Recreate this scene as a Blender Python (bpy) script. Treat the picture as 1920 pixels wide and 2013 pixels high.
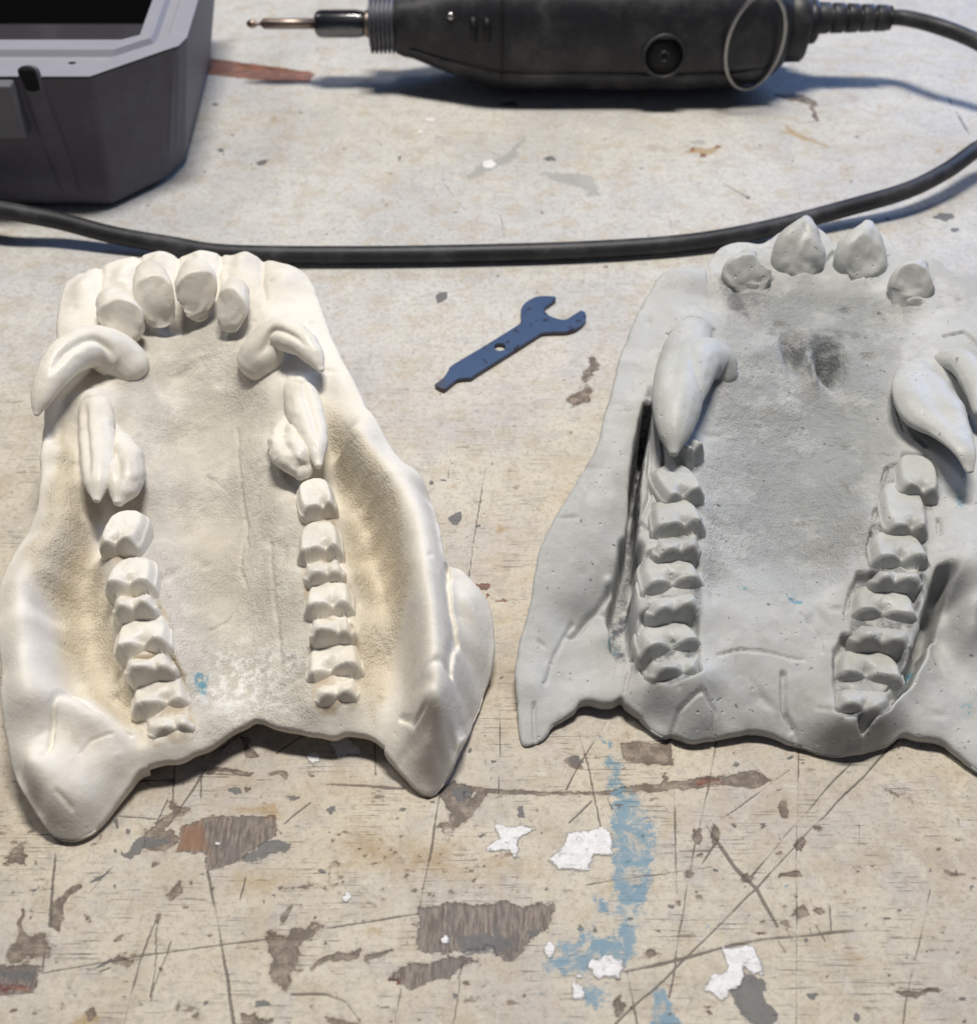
import bpy, math, random
import numpy as np

sc = bpy.context.scene
for o in list(bpy.data.objects):
    bpy.data.objects.remove(o)
random.seed(4); np.random.seed(4)
S = 0.01                                    # all modelling numbers are centimetres

# ------------------------------------------------------------------ camera
CAM_H, PITCH, FPX = 27.0, math.radians(47.0), 2200.0
cam = bpy.data.cameras.new('camera'); camo = bpy.data.objects.new('camera', cam)
sc.collection.objects.link(camo); sc.camera = camo
camo.location = (0, 0, CAM_H * S); camo.rotation_euler = (math.pi / 2 - PITCH, 0, 0)
cam.sensor_fit = 'HORIZONTAL'; cam.sensor_width = 36; cam.lens = 36 * FPX / 1920
cam.clip_start = 0.01; cam.clip_end = 50
cam.dof.use_dof = True; cam.dof.focus_distance = 0.332; cam.dof.aperture_fstop = 16

# ------------------------------------------------------------------ light
w = bpy.data.worlds.new('World'); sc.world = w; w.use_nodes = True
w.node_tree.nodes['Background'].inputs[0].default_value = (0.52, 0.66, 1.0, 1)
w.node_tree.nodes['Background'].inputs[1].default_value = 0.07
def area(name, loc, target, size, power, col):
    l = bpy.data.lights.new(name, 'AREA'); l.shape = 'RECTANGLE'; l.size = size[0]; l.size_y = size[1]
    l.energy = power; l.color = col
    o = bpy.data.objects.new(name, l); sc.collection.objects.link(o)
    from mathutils import Vector
    d = Vector(target) - Vector(loc); o.location = loc
    o.rotation_euler = d.to_track_quat('-Z', 'Y').to_euler()
    return o
area('ceiling_lamp', (0.04, 0.60, 1.25), (0.0, 0.36, 0.0), (0.36, 0.14), 19.0, (1.0, 0.955, 0.88))
area('fill_lamp', (-0.9, 0.9, 1.4), (0.0, 0.28, 0.0), (0.4, 0.25), 5.0, (1.0, 0.97, 0.93))  # added fill light that lifts the shadows
area('window_light', (0.95, 1.35, 0.62), (0.05, 0.4, 0.0), (0.7, 0.5), 8.0, (0.30, 0.50, 1.0))
vs = sc.view_settings; vs.view_transform = 'Standard'; vs.look = 'None'; vs.gamma = 1; vs.exposure = 0
vs.use_curve_mapping = False

# ------------------------------------------------------------------ pixel -> place
VIEWS = {'A': (0, 450, 2.68), 'B': (0, 950, 2.623), 'C': (450, 850, 2.622), 'D': (1000, 420, 2.039),
         'E': (1000, 820, 2.892), 'F': (1400, 820, 2.8096), 'G': (0, 0, 2.68), 'H': (450, 0, 2.5013),
         'I': (1150, 0, 2.4364), 'J': (800, 540, 4.169), 'K': (0, 1400, 1.954), 'L': (900, 1400, 1.839),
         'M': (0, 0, .97708), 'N': (450, 200, 1.276), 'S': (0, 0, 1.0)}
SP, CP = math.sin(PITCH), math.cos(PITCH)
def at(view, x, y, z=0.0):
    x0, y0, f = VIEWS[view]
    dx = (x0 + x / f - 960) / FPX; dy = (y0 + y / f - 1006.5) / FPX
    t = (CAM_H - z) / (SP + dy * CP)
    return np.array([dx * t, (CP - dy * SP) * t, z])
def pts(view, lst, z=None):
    return np.array([at(view, p[0], p[1], p[2] if len(p) > 2 else (z or 0.0)) for p in lst])
def dens(view, lst, step=.28, P=None):      # the same polyline with points every few millimetres
    P = lst if isinstance(lst, np.ndarray) else pts(view, lst); L = np.linalg.norm(np.diff(P, axis=0), axis=1).sum()
    return spline(P, max(3, int(L / step) + 1))
def low_at(y0, y1, k):                      # the casts sink towards the viewer: heights scale down with the row
    def f(view, x, y, z=0.0):
        sy = VIEWS[view][1] + y / VIEWS[view][2]
        return at(view, x, y, z * (1 - k * float(sstep(y0, y1, np.array(sy)))))
    return f
def low(y0, y1, k):
    g = low_at(y0, y1, k)
    return lambda view, lst, z=None: np.array([g(view, p[0], p[1], p[2] if len(p) > 2 else (z or 0.0)) for p in lst])
def L_(f, view, lst): return f(view, lst)
def ledge(view, lst, drop, off, side, step=.3, P=None):
    P = dens(view, lst, step, P); t = np.gradient(P, axis=0)[:, :2]; t /= np.linalg.norm(t, axis=1)[:, None]
    Q = P.copy(); Q[:, :2] += np.stack([t[:, 1], -t[:, 0]], 1) * off * side; Q[:, 2] -= drop
    return np.vstack([P, Q])
def pxcm(view, n, y, z):                    # n zoomed pixels at row y -> centimetres
    return float(at(view, n, y, z)[0] - at(view, 0, y, z)[0])

# ------------------------------------------------------------------ numpy helpers
def _hash(ix, iy, seed):
    h = (ix.astype(np.int64) * 374761393 + iy.astype(np.int64) * 668265263 + seed * 1442695041) & 0x7fffffff
    h = ((h ^ (h >> 13)) * 1274126177) & 0x7fffffff
    return ((h ^ (h >> 16)) & 0xffff) / 65535.0
def vnoise(x, y, seed=0):
    ix, iy = np.floor(x), np.floor(y); fx, fy = x - ix, y - iy
    fx = fx * fx * (3 - 2 * fx); fy = fy * fy * (3 - 2 * fy)
    a, b = _hash(ix, iy, seed), _hash(ix + 1, iy, seed)
    c, d = _hash(ix, iy + 1, seed), _hash(ix + 1, iy + 1, seed)
    return (a * (1 - fx) + b * fx) * (1 - fy) + (c * (1 - fx) + d * fx) * fy
def fbm(x, y, seed=0, oct=4):
    s = 0; a = .5; n = 0
    for k in range(oct):
        s = s + a * vnoise(x * 2 ** k, y * 2 ** k, seed + 17 * k); n += a; a *= .5
    return s / n - .5
def sstep(a, b, x):
    t = np.clip((x - a) / (b - a), 0, 1); return t * t * (3 - 2 * t)
def seg_dist(X, Y, poly, closed=False):
    d = np.full(X.shape, 1e9); n = len(poly)
    for i in range(n if closed else n - 1):
        a, b = poly[i], poly[(i + 1) % n]
        ex, ey = b[0] - a[0], b[1] - a[1]; L = ex * ex + ey * ey + 1e-12
        t = np.clip(((X - a[0]) * ex + (Y - a[1]) * ey) / L, 0, 1)
        d = np.minimum(d, (X - a[0] - t * ex) ** 2 + (Y - a[1] - t * ey) ** 2)
    return np.sqrt(d)
def inside(X, Y, poly):
    r = np.zeros(X.shape, bool); n = len(poly)
    for i in range(n):
        x1, y1 = poly[i][:2]; x2, y2 = poly[(i + 1) % n][:2]
        if y1 == y2: continue
        c = ((y1 > Y) != (y2 > Y)) & (X < (x2 - x1) * (Y - y1) / (y2 - y1) + x1)
        r ^= c
    return r
def sdf(X, Y, poly):                        # positive inside
    d = seg_dist(X, Y, poly, True)
    return np.where(inside(X, Y, poly), d, -d)
def spline(P, n):
    P = np.asarray(P, float); Q = np.vstack([2 * P[0] - P[1], P, 2 * P[-1] - P[-2]])
    L = np.concatenate([[0], np.cumsum(np.linalg.norm(np.diff(P[:, :3], axis=0), axis=1))])
    out = []
    for s in np.linspace(0, L[-1], n):
        i = min(int(np.searchsorted(L, s, 'right')) - 1, len(P) - 2); t = (s - L[i]) / (L[i + 1] - L[i] + 1e-9)
        a, b, c, d = Q[i], Q[i + 1], Q[i + 2], Q[i + 3]
        out.append(.5 * (2 * b + (c - a) * t + (2 * a - 5 * b + 4 * c - d) * t * t + (3 * b - a - 3 * c + d) * t ** 3))
    return np.array(out)

# ------------------------------------------------------------------ object helpers
def mesh(name, V, Fc, mat, parent=None, smooth=True, attrs=None):
    V = np.asarray(V, float) * S
    if parent is not None: V = V - np.array(parent.location)
    me = bpy.data.meshes.new(name)
    if isinstance(Fc, np.ndarray):
        n, k = Fc.shape
        me.vertices.add(len(V)); me.vertices.foreach_set('co', V.ravel().astype(np.float32))
        me.loops.add(n * k); me.loops.foreach_set('vertex_index', Fc.ravel().astype(np.int32))
        me.polygons.add(n); me.polygons.foreach_set('loop_start', (np.arange(n) * k).astype(np.int32))
        me.update(calc_edges=True); me.validate()
    else:
        me.from_pydata([tuple(v) for v in V], [], [tuple(int(i) for i in f) for f in Fc]); me.update()
    for k, a in (attrs or {}).items():
        at_ = me.attributes.new(k, 'FLOAT', 'POINT'); at_.data.foreach_set('value', np.asarray(a, np.float32).ravel())
    me.polygons.foreach_set('use_smooth', np.full(len(me.polygons), smooth))
    me.materials.append(mat)
    o = bpy.data.objects.new(name, me); sc.collection.objects.link(o)
    if parent is not None: o.parent = parent
    return o
def fix_normals(o):
    import bmesh
    b = bmesh.new(); b.from_mesh(o.data); bmesh.ops.recalc_face_normals(b, faces=b.faces); b.to_mesh(o.data); b.free()
    return o
def bevel(o, wdt, seg=2, ang=30):
    m = o.modifiers.new('bevel', 'BEVEL'); m.width = wdt * S; m.segments = seg; m.limit_method = 'ANGLE'
    m.angle_limit = math.radians(ang); return o
def thing(name, loc, label, cat, group=None):
    o = bpy.data.objects.new(name, None); sc.collection.objects.link(o); o.location = np.array(loc) * S
    o.empty_display_size = .01
    o['label'] = label; o['category'] = cat
    if group: o['group'] = group
    bpy.context.view_layer.update()
    return o
def sweep(P, R, n=40, seg=28, up=(0, 0, 1), prof=None, cap=True):
    """tube through P with radii R = [(across, along-up)], rounded ends; prof(theta, t) scales it"""
    P = np.asarray(P, float); R = np.asarray(R, float)
    if R.ndim == 1: R = np.stack([R, R], 1)
    C = spline(np.hstack([P, R]), n); P, R = C[:, :3], np.maximum(C[:, 3:], .004)
    T = np.gradient(P, axis=0); T /= np.linalg.norm(T, axis=1)[:, None]
    up = np.asarray(up, float); rings = []; th = np.linspace(0, 2 * math.pi, seg, endpoint=False)
    for i in range(n):
        a = np.cross(T[i], up); a /= np.linalg.norm(a) + 1e-9; b = np.cross(a, T[i])
        k = prof(th, i / (n - 1)) if prof else 1.0
        rings.append(P[i] + (np.cos(th) * k * R[i, 0])[:, None] * a + (np.sin(th) * k * R[i, 1])[:, None] * b)
    if cap:                                 # rounded ends
        def dome(ring, c, t, r):
            return [c + (ring - c) * math.cos(q) + t * r * math.sin(q) for q in (.35, .75, 1.1, 1.4)]
        rings = dome(rings[0], P[0], -T[0], R[0].mean() * .7)[::-1] + rings + dome(rings[-1], P[-1], T[-1], R[-1].mean() * .8)
    V = np.vstack(rings); m = len(rings)
    i, j = np.meshgrid(np.arange(m - 1), np.arange(seg), indexing='ij'); j2 = (j + 1) % seg
    F = np.stack([i * seg + j, i * seg + j2, (i + 1) * seg + j2, (i + 1) * seg + j], -1).reshape(-1, 4)
    Fl = F.tolist() + [list(range(seg))[::-1], list(range((m - 1) * seg, m * seg))]
    return V, Fl
def lathe_x(prof, x0, yc, zc, seg=48, sq=2.0, scale=(1, 1)):
    """prof = [(x, r)] turned about an axis along X; sq > 2 squares the section"""
    th = np.linspace(0, 2 * math.pi, seg, endpoint=False)
    c, s = np.cos(th), np.sin(th); k = (np.abs(c) ** sq + np.abs(s) ** sq) ** (-1 / sq)
    V = []
    for x, r in prof:
        V.append(np.stack([np.full(seg, x0 + x), yc + r * k * c * scale[0], zc + r * k * s * scale[1]], 1))
    m = len(prof); V = np.vstack(V)
    F = [[i * seg + j, i * seg + (j + 1) % seg, (i + 1) * seg + (j + 1) % seg, (i + 1) * seg + j]
         for i in range(m - 1) for j in range(seg)]
    F += [list(range(seg))[::-1], list(range((m - 1) * seg, m * seg))]
    return V, F

# ------------------------------------------------------------------ material helpers
class NT:
    def __init__(s, name):
        s.m = bpy.data.materials.new(name); s.m.use_nodes = True; s.t = s.m.node_tree; s.n = s.t.nodes
        s.b = s.n['Principled BSDF']; s.co = s.n.new('ShaderNodeTexCoord').outputs['Object']
    def link(s, a, b): s.t.links.new(a, b)
    def setv(s, node, i, v):
        if v is None: return
        if hasattr(v, 'is_output') or isinstance(v, bpy.types.NodeSocket): s.link(v, node.inputs[i])
        else: node.inputs[i].default_value = v
    def map(s, scale, rot=0.0, src=None):
        n = s.n.new('ShaderNodeMapping'); s.link(src or s.co, n.inputs[0])
        n.inputs['Scale'].default_value = scale; n.inputs['Rotation'].default_value = (0, 0, rot); return n.outputs[0]
    def noise(s, scale, detail=4, rough=.55, vec=None, dist=0.0, col=False):
        n = s.n.new('ShaderNodeTexNoise'); s.link(vec or s.co, n.inputs['Vector'])
        n.inputs['Scale'].default_value = scale; n.inputs['Detail'].default_value = detail
        n.inputs['Roughness'].default_value = rough; n.inputs['Distortion'].default_value = dist
        return n.outputs['Color' if col else 'Fac']
    def voro(s, scale, vec=None, feature='F1'):
        n = s.n.new('ShaderNodeTexVoronoi'); s.link(vec or s.co, n.inputs['Vector']); n.feature = feature
        n.inputs['Scale'].default_value = scale; return n.outputs['Distance']
    def math(s, op, a, b=None, c=None, clamp=False):
        n = s.n.new('ShaderNodeMath'); n.operation = op; n.use_clamp = clamp
        s.setv(n, 0, a); s.setv(n, 1, b); s.setv(n, 2, c); return n.outputs[0]
    def step(s, x, a, b, lo=0.0, hi=1.0):
        n = s.n.new('ShaderNodeMapRange'); n.interpolation_type = 'SMOOTHSTEP'; s.setv(n, 0, x)
        n.inputs[1].default_value = a; n.inputs[2].default_value = b
        n.inputs[3].default_value = lo; n.inputs[4].default_value = hi; return n.outputs[0]
    def mix(s, f, a, b, mode='MIX'):
        n = s.n.new('ShaderNodeMix'); n.data_type = 'RGBA'; n.blend_type = mode
        for i, v in ((0, f), (6, a), (7, b)):
            if isinstance(v, tuple) and len(v) == 3: v = v + (1,)
            s.setv(n, i, v)
        return n.outputs[2]
    def attr(s, name):
        n = s.n.new('ShaderNodeAttribute'); n.attribute_name = name; return n.outputs['Fac']
    def bump(s, h, strength, dist, prev=None):
        n = s.n.new('ShaderNodeBump'); s.link(h, n.inputs['Height']); s.setv(n, 'Strength', strength)
        n.inputs['Distance'].default_value = dist
        if prev is not None: s.link(prev, n.inputs['Normal'])
        return n.outputs[0]
    def out(s, col=None, rough=None, normal=None, metal=None, spec=None):
        for k, v in (('Base Color', col), ('Roughness', rough), ('Normal', normal), ('Metallic', metal),
                     ('Specular IOR Level', spec)):
            if v is None: continue
            if isinstance(v, tuple) and len(v) == 3: v = v + (1,)
            s.setv(s.b, k, v)
        return s.m

def cast_material(name, base, tint, speck, speck_amt, rough_smooth, rough_grain, gum=True):
    t = NT(name)
    g = t.attr('grain') if gum else None
    big = t.noise(45, 4, .6); fine = t.noise(420, 4, .65); gr = t.noise(1500, 3, .7)
    col = t.mix(t.step(big, .42, .64), base, tuple(c * k for c, k in zip(base, (.88, .865, .85))))
    if gum:
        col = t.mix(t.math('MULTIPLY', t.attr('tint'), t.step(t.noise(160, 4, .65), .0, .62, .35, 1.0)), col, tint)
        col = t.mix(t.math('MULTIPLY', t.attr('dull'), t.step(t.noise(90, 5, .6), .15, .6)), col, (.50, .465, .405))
        col = t.mix(t.math('MULTIPLY', t.attr('dust'), t.step(fine, .40, .62)), col, (.50, .50, .48) if speck_amt > .5 else (.88, .87, .84))
        col = t.mix(t.math('MULTIPLY', t.attr('blue'), t.step(fine, .42, .55)), col, (.05, .26, .36))
        col = t.mix(t.math('MULTIPLY', t.attr('dirt_shade'), t.step(t.noise(170, 5, .7), .38, .58)), col, speck if speck_amt > .5 else (.36, .25, .13))
    if speck_amt > .5: col = t.mix(t.math('MULTIPLY', t.step(t.noise(75, 6, .72), .48, .62), .45), col, (.56, .56, .54))
    sp = t.step(t.noise(520, 2, .5), .70, .76)
    sp2 = t.step(t.noise(230, 2, .5), .73, .78)
    col = t.mix(t.math('MULTIPLY', t.math('MAXIMUM', sp, sp2), speck_amt), col, speck)
    h = t.math('ADD', t.math('MULTIPLY', fine, .6), t.math('MULTIPLY', gr, .4))
    if gum:
        n = t.bump(h, t.math('ADD', t.math('MULTIPLY', g, .85), .15), .0015)
        ro = t.math('ADD', t.math('MULTIPLY', g, rough_grain - rough_smooth), rough_smooth)
    else:
        n = t.bump(h, .14, .0008); ro = rough_smooth
    n = t.bump(t.noise(120, 4, .6), .18, .0018, n)
    pit = t.math('MAXIMUM', t.step(t.voro(330), .06, .20), t.step(t.noise(75, 4, .6), .60, .50))     # air bubbles
    n = t.bump(pit, .5 if speck_amt > .5 else .18, .0007, n)
    sx = t.noise(1.0, 3, .6, t.map((260, 2600, 900), .5))
    n = t.bump(t.step(sx, .55, .72), .10, .0004, n)
    m = t.out(col, ro, n, None, .28)
    t.b.inputs['Subsurface Weight'].default_value = .06 if speck_amt < .5 else .0
    t.b.inputs['Subsurface Radius'].default_value = (.002, .0015, .001)
    return m
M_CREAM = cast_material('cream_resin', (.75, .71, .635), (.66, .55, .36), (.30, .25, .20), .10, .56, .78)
M_CREAM_T = cast_material('cream_teeth', (.76, .72, .64), None, (.30, .25, .20), .08, .36, .5, False)
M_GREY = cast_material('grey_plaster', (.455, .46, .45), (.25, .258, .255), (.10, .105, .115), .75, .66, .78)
M_GREY_T = cast_material('grey_teeth', (.475, .48, .46), None, (.13, .13, .14), .75, .42, .5, False)

def plastic(name, col, rough, dust=.0, bump=.1, dustcol=(.32, .31, .30), scale=700):
    t = NT(name); d = t.noise(60, 5, .65)
    f = t.math('MULTIPLY', t.step(d, .42, .75), dust)
    c = t.mix(f, col, dustcol)
    c = t.mix(t.math('MULTIPLY', t.step(t.noise(900, 2), .68, .74), dust), c, dustcol)
    return t.out(c, t.math('ADD', t.math('MULTIPLY', d, .2), rough - .1), t.bump(t.noise(scale, 3, .6), bump, .0006), None, .4)
M_CASE = plastic('grey_case_plastic', (.088, .083, .104), .55, .35, .16, (.16, .16, .18), 1100)
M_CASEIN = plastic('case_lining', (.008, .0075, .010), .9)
M_RIM = plastic('case_rim', (.27, .27, .31), .5, .2, .2, (.33, .33, .36), 1100)
M_RIMD = plastic('latch_plastic', (.13, .13, .15), .5, .2, .2, (.2, .2, .22), 1100)
M_BODY = plastic('black_tool_plastic', (.018, .018, .022), .46, .6, .14, (.10, .10, .10))
M_DARK = plastic('black_rubber_dark', (.006, .006, .007), .6)
M_CABLE = plastic('cable_rubber', (.018, .018, .021), .5, .6, .2, (.10, .10, .105))
def metal(name, col, rough):
    t = NT(name); n = t.noise(300, 3)
    return t.out(t.mix(n, col, tuple(c * .6 for c in col)), rough, t.bump(n, .05, .0003), 1.0)
M_STEEL = metal('worn_steel', (.50, .48, .47), .32)
M_BIT = metal('bit_steel', (.36, .29, .25), .42)
M_CHROME = metal('dark_chrome', (.20, .20, .21), .22)
M_ALU = metal('ribbed_alloy', (.20, .20, .225), .55)
M_WIRE = metal('bail_wire', (.40, .39, .38), .4)
def blue_steel():
    t = NT('blued_steel'); sp = t.step(t.noise(330, 3, .55), .60, .66)
    e = t.attr('wear')
    c = t.mix(t.noise(140, 4), (.042, .078, .165), (.068, .112, .215))
    c = t.mix(t.math('MULTIPLY', sp, t.attr('spots')), c, (.028, .024, .045))
    c = t.mix(e, c, (.10, .075, .065))
    return t.out(c, .42, t.bump(t.noise(600, 3), .08, .0004), .35, .5)
M_WRENCH = blue_steel()

# ------------------------------------------------------------------ the tabletop
def build_table():
    xs = np.concatenate([np.arange(-38, -19, .16), np.arange(-19, 19, .042), np.arange(19, 38.2, .16)])
    ys = [6.0]
    while ys[-1] < 72: ys.append(ys[-1] + .036 + .00125 * max(0, ys[-1] - 10))
    ys = np.array(ys); X, Y = np.meshgrid(xs, ys)
    nx, ny = len(xs), len(ys)
    wx = X + fbm(X * 2.2, Y * 2.2, 3, 4) * .55; wy = Y + fbm(X * 2.2, Y * 2.2, 9, 4) * .45
    lay = {k: np.full(X.shape, -1.0) for k in ('bare', 'hatch', 'blue', 'white', 'slate', 'red', 'ochre', 'scratch', 'smear')}
    def blob(layer, view, poly, soft=.22, gain=1.0, rag=1.0):
        P = pts(view, poly)[:, :2]
        i0, i1 = np.searchsorted(ys, [P[:, 1].min() - 1.2, P[:, 1].max() + 1.2])
        j0, j1 = np.searchsorted(xs, [P[:, 0].min() - 1.2, P[:, 0].max() + 1.2])
        if i1 <= i0 or j1 <= j0: return
        sl = np.s_[i0:i1, j0:j1]
        ax = X[sl] + (wx[sl] - X[sl]) * rag; ay = Y[sl] + (wy[sl] - Y[sl]) * rag
        v = np.clip(sdf(ax, ay, P) / soft, -1, 1) + (gain - 1)
        lay[layer][sl] = np.maximum(lay[layer][sl], np.clip(v, -1, 1))
    def dot(layer, view, x, y, rx, ry=None, soft=.1, gain=1.0, rag=.5):
        ry = ry or rx; a = np.linspace(0, 2 * math.pi, 14, endpoint=False)
        k = 1 + .25 * np.random.randn(14).clip(-1.2, 1.2)
        blob(layer, view, [(x + rx * math.cos(q) * kk, y + ry * math.sin(q) * kk) for q, kk in zip(a, k)], soft, gain, rag)
    def line(view, poly, wd=.03, amp=1.0):
        wd *= .52
        P = pts(view, poly)[:, :2]; L = np.linalg.norm(np.diff(P, axis=0), axis=1).sum()
        for a, b in zip(P[:-1], P[1:]):
            i0, i1 = np.searchsorted(ys, [min(a[1], b[1]) - .3, max(a[1], b[1]) + .3])
            j0, j1 = np.searchsorted(xs, [min(a[0], b[0]) - .3, max(a[0], b[0]) + .3])
            if i1 <= i0 or j1 <= j0: continue
            sl = np.s_[i0:i1, j0:j1]
            q = fbm(X[sl] * .9, Y[sl] * .9, 31, 3)
            d = seg_dist(X[sl] + q * .10, Y[sl] + fbm(X[sl] * .9, Y[sl] * .9, 57, 3) * .10, np.array([a, b]))
            wv = wd * (1 + 1.1 * fbm(X[sl] * 2.5, Y[sl] * 2.5, 77, 3))
            v = amp * (1 - sstep(wv * .4, wv * 1.5 + .03, d)) * (0.7 + .9 * fbm(X[sl] * 1.2, Y[sl] * 1.2, 5, 2))
            lay['scratch'][sl] = np.maximum(lay['scratch'][sl], v * 2 - 1)
    # --- front left of the picture
    blob('hatch', 'K', [(690, 440), (790, 405), (1050, 400), (1060, 470), (1000, 510), (940, 560), (800, 610), (780, 545), (680, 540)], .2, 1.0, .35)
    blob('ochre', 'K', [(690, 440), (790, 410), (790, 540), (680, 540)], .3, .9)
    blob('ochre', 'K', [(870, 375), (1080, 362), (1090, 400), (900, 402)], .2, .9)
    blob('slate', 'K', [(1000, 480), (1080, 485), (1130, 510), (1110, 545), (1010, 560), (920, 575), (990, 530)])
    blob('slate', 'K', [(450, 550), (560, 480), (650, 480), (640, 512), (520, 550), (500, 575)], .2, .9)
    blob('bare', 'K', [(560, 470), (660, 380), (650, 325), (740, 360), (700, 400), (640, 450), (690, 500), (640, 560), (560, 540)], .2, .85)
    blob('bare', 'K', [(1030, 850), (1100, 860), (1130, 825), (1250, 830), (1150, 900), (1130, 1040), (1100, 1075), (1040, 1000)])
    blob('bare', 'K', [(1070, 810), (1090, 740), (1110, 735), (1090, 800)], .1)
    blob('hatch', 'K', [(1610, 760), (1700, 745), (1876, 740), (2130, 740), (2080, 850), (1960, 960), (1876, 900), (1720, 930), (1600, 910)], .25, 1.0, .6)
    blob('slate', 'K', [(1740, 830), (1876, 820), (2000, 860), (1990, 930), (1876, 960), (1760, 960), (1700, 900)], .5, .62)
    blob('hatch', 'K', [(1500, 1030), (1550, 955), (1700, 940), (1860, 955), (1700, 1000), (1600, 1060), (1540, 1050)])
    blob('hatch', 'K', [(-60, 970), (160, 970), (130, 1085), (-60, 1095)], .15, 1.0, .4)
    blob('red', 'K', [(-60, 1020), (150, 1030), (130, 1085), (-60, 1095)], .4, .75)
    blob('red', 'K', [(1495, 1030), (1550, 1020), (1540, 1055)], .2)
    blob('slate', 'K', [(-60, 970), (160, 968), (150, 1030), (-60, 1030)], .4, .8)
    blob('bare', 'K', [(15, 940), (90, 840), (120, 870), (160, 860), (180, 935), (20, 955)], .2, .95)
    blob('bare', 'K', [(75, 850), (80, 760), (100, 760), (110, 850)], .1)
    blob('bare', 'K', [(20, 555), (90, 490), (100, 530), (125, 545), (80, 600)])
    blob('bare', 'K', [(200, 730), (290, 655), (250, 755), (210, 840), (185, 830)], .15)
    blob('slate', 'K', [(325, 650), (420, 590), (380, 640)], .1)
    blob('slate', 'K', [(345, 975), (470, 958), (470, 970), (400, 982)], .08)
    blob('bare', 'K', [(430, 990), (470, 935), (540, 945), (560, 965), (470, 975)], .15, .9)
    blob('bare', 'K', [(600, 830), (600, 770), (615, 770), (612, 830)], .08)
    blob('bare', 'K', [(640, 690), (690, 640), (700, 700), (660, 730)], .15)
    blob('bare', 'K', [(1680, 300), (1740, 270), (1800, 330), (1870, 300), (1876, 330), (1800, 420), (1700, 460), (1655, 450), (1760, 400)], .2, .9)
    blob('bare', 'K', [(940, 90), (960, 90), (980, 180), (950, 185)], .08)
    blob('bare', 'K', [(780, 230), (830, 225), (970, 240), (960, 250), (800, 240)], .06)
    blob('bare', 'K', [(1020, 240), (1100, 225), (1100, 255), (1030, 262)], .15, .8)
    blob('bare', 'K', [(1060, 690), (1200, 640), (1230, 660), (1180, 690), (1070, 705)], .25, .55)
    blob('bare', 'K', [(1210, 985), (1260, 950), (1390, 925), (1380, 950), (1260, 975), (1215, 1000)], .12)
    blob('bare', 'K', [(1400, 930), (1500, 905), (1480, 940), (1420, 950)], .12, .85)
    blob('bare', 'K', [(930, 1170), (1000, 1150), (1060, 1180), (1050, 1198), (940, 1198)], .12, .9)
    blob('bare', 'K', [(1270, 1150), (1310, 1160), (1400, 1190), (1380, 1215), (1290, 1190)], .12)
    blob('ochre', 'K', [(310, 1160), (350, 1130), (370, 1198), (240, 1215), (250, 1190)], .15)
    blob('bare', 'K', [(310, 1150), (350, 1125), (360, 1165), (330, 1190)], .1)
    for a in ((900, 305, 28, 16), (1275, 380, 20, 14), (1120, 335, 22, 10), (450, 430, 10, 20), (490, 455, 12, 8), (1010, 1112, 24, 14), (795, 1117, 12, 9), (1240, 605, 16, 9), (235, 1122, 7, 7)):
        dot('slate', 'K', *a)
    for a in ((1320, 138, 55, 36), (1208, 182, 22, 26), (1330, 708, 17, 20), (840, 502, 12, 9), (1300, 690, 9, 9), (1706, 885, 10, 18)):
        dot('white', 'K', *a)
    for a in ((1440, 545, 180, 100, .8, .62), (1440, 845, 24, 18, .2, .9), (1650, 560, 190, 120, .9, .55), (500, 335, 10, 18, .2, .8), (265, 750, 14, 14, .2, .8), (820, 1010, 50, 16, .3, .5), (1000, 650, 150, 60, .6, .5), (880, 270, 12, 60, .3, .5)):
        dot('ochre', 'K', a[0], a[1], a[2], a[3], a[4], a[5])
    rs = np.random.RandomState(8)
    for k in range(80):                      # small flaked spots about the front
        x, y = rs.uniform(0, 1900), rs.uniform(120, 1190)
        dot('bare' if rs.rand() < .65 else 'slate', 'K', x, y, rs.uniform(4, 14), rs.uniform(3, 8), .1, 1.0, .8)
    for k in range(60):
        x, y = rs.uniform(1250, 1876), rs.uniform(430, 740)
        dot('bare', 'K', x, y, rs.uniform(5, 16), rs.uniform(4, 10), .15, .8, .9)
    for p, wd in (([(670, 180), (660, 340)], .02), ([(780, 140), (770, 330)], .02), ([(800, 610), (840, 830), (860, 930), (900, 1210)], .05),
                  ([(170, 1000), (540, 940), (1030, 870)], .022), ([(1250, 830), (1610, 773)], .02), ([(1690, 320), (1640, 600), (1612, 750)], .03),
                  ([(610, 770), (540, 950), (475, 1200)], .025), ([(605, 800), (595, 1000), (580, 1110)], .022), ([(660, 880), (580, 1095)], .022),
                  ([(1540, 1060), (1512, 1200)], .03), ([(1770, 1000), (1740, 1200)], .025), ([(335, 700), (425, 600)], .02), ([(1120, 1088), (1250, 1085), (1330, 1110), (1390, 1200)], .025),
                  ([(935, 60), (800, 200), (740, 300), (640, 440)], .04), ([(960, 60), (830, 150), (760, 260)], .03), ([(1160, 95), (1060, 160)], .03), ([(800, 235), (960, 240)], .04),
                  ([(1190, 350), (1090, 430)], .03), ([(1250, 275), (1550, 292)], .06), ([(470, 265), (660, 268)], .02), ([(175, 850), (165, 1000)], .03), ([(640, 340), (600, 430)], .03), ([(450, 400), (620, 415)], .02),
                  ([(210, 540), (190, 820)], .05), ([(1440, 120), (1438, 240)], .04), ([(385, 1000), (420, 985)], .03), ([(925, 720), (945, 640)], .02)):
        line('K', p, wd)
    # --- front right
    blob('bare', 'L', [(590, 110), (760, 105), (775, 190), (640, 195), (595, 160)], .12, .85, .5)
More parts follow.
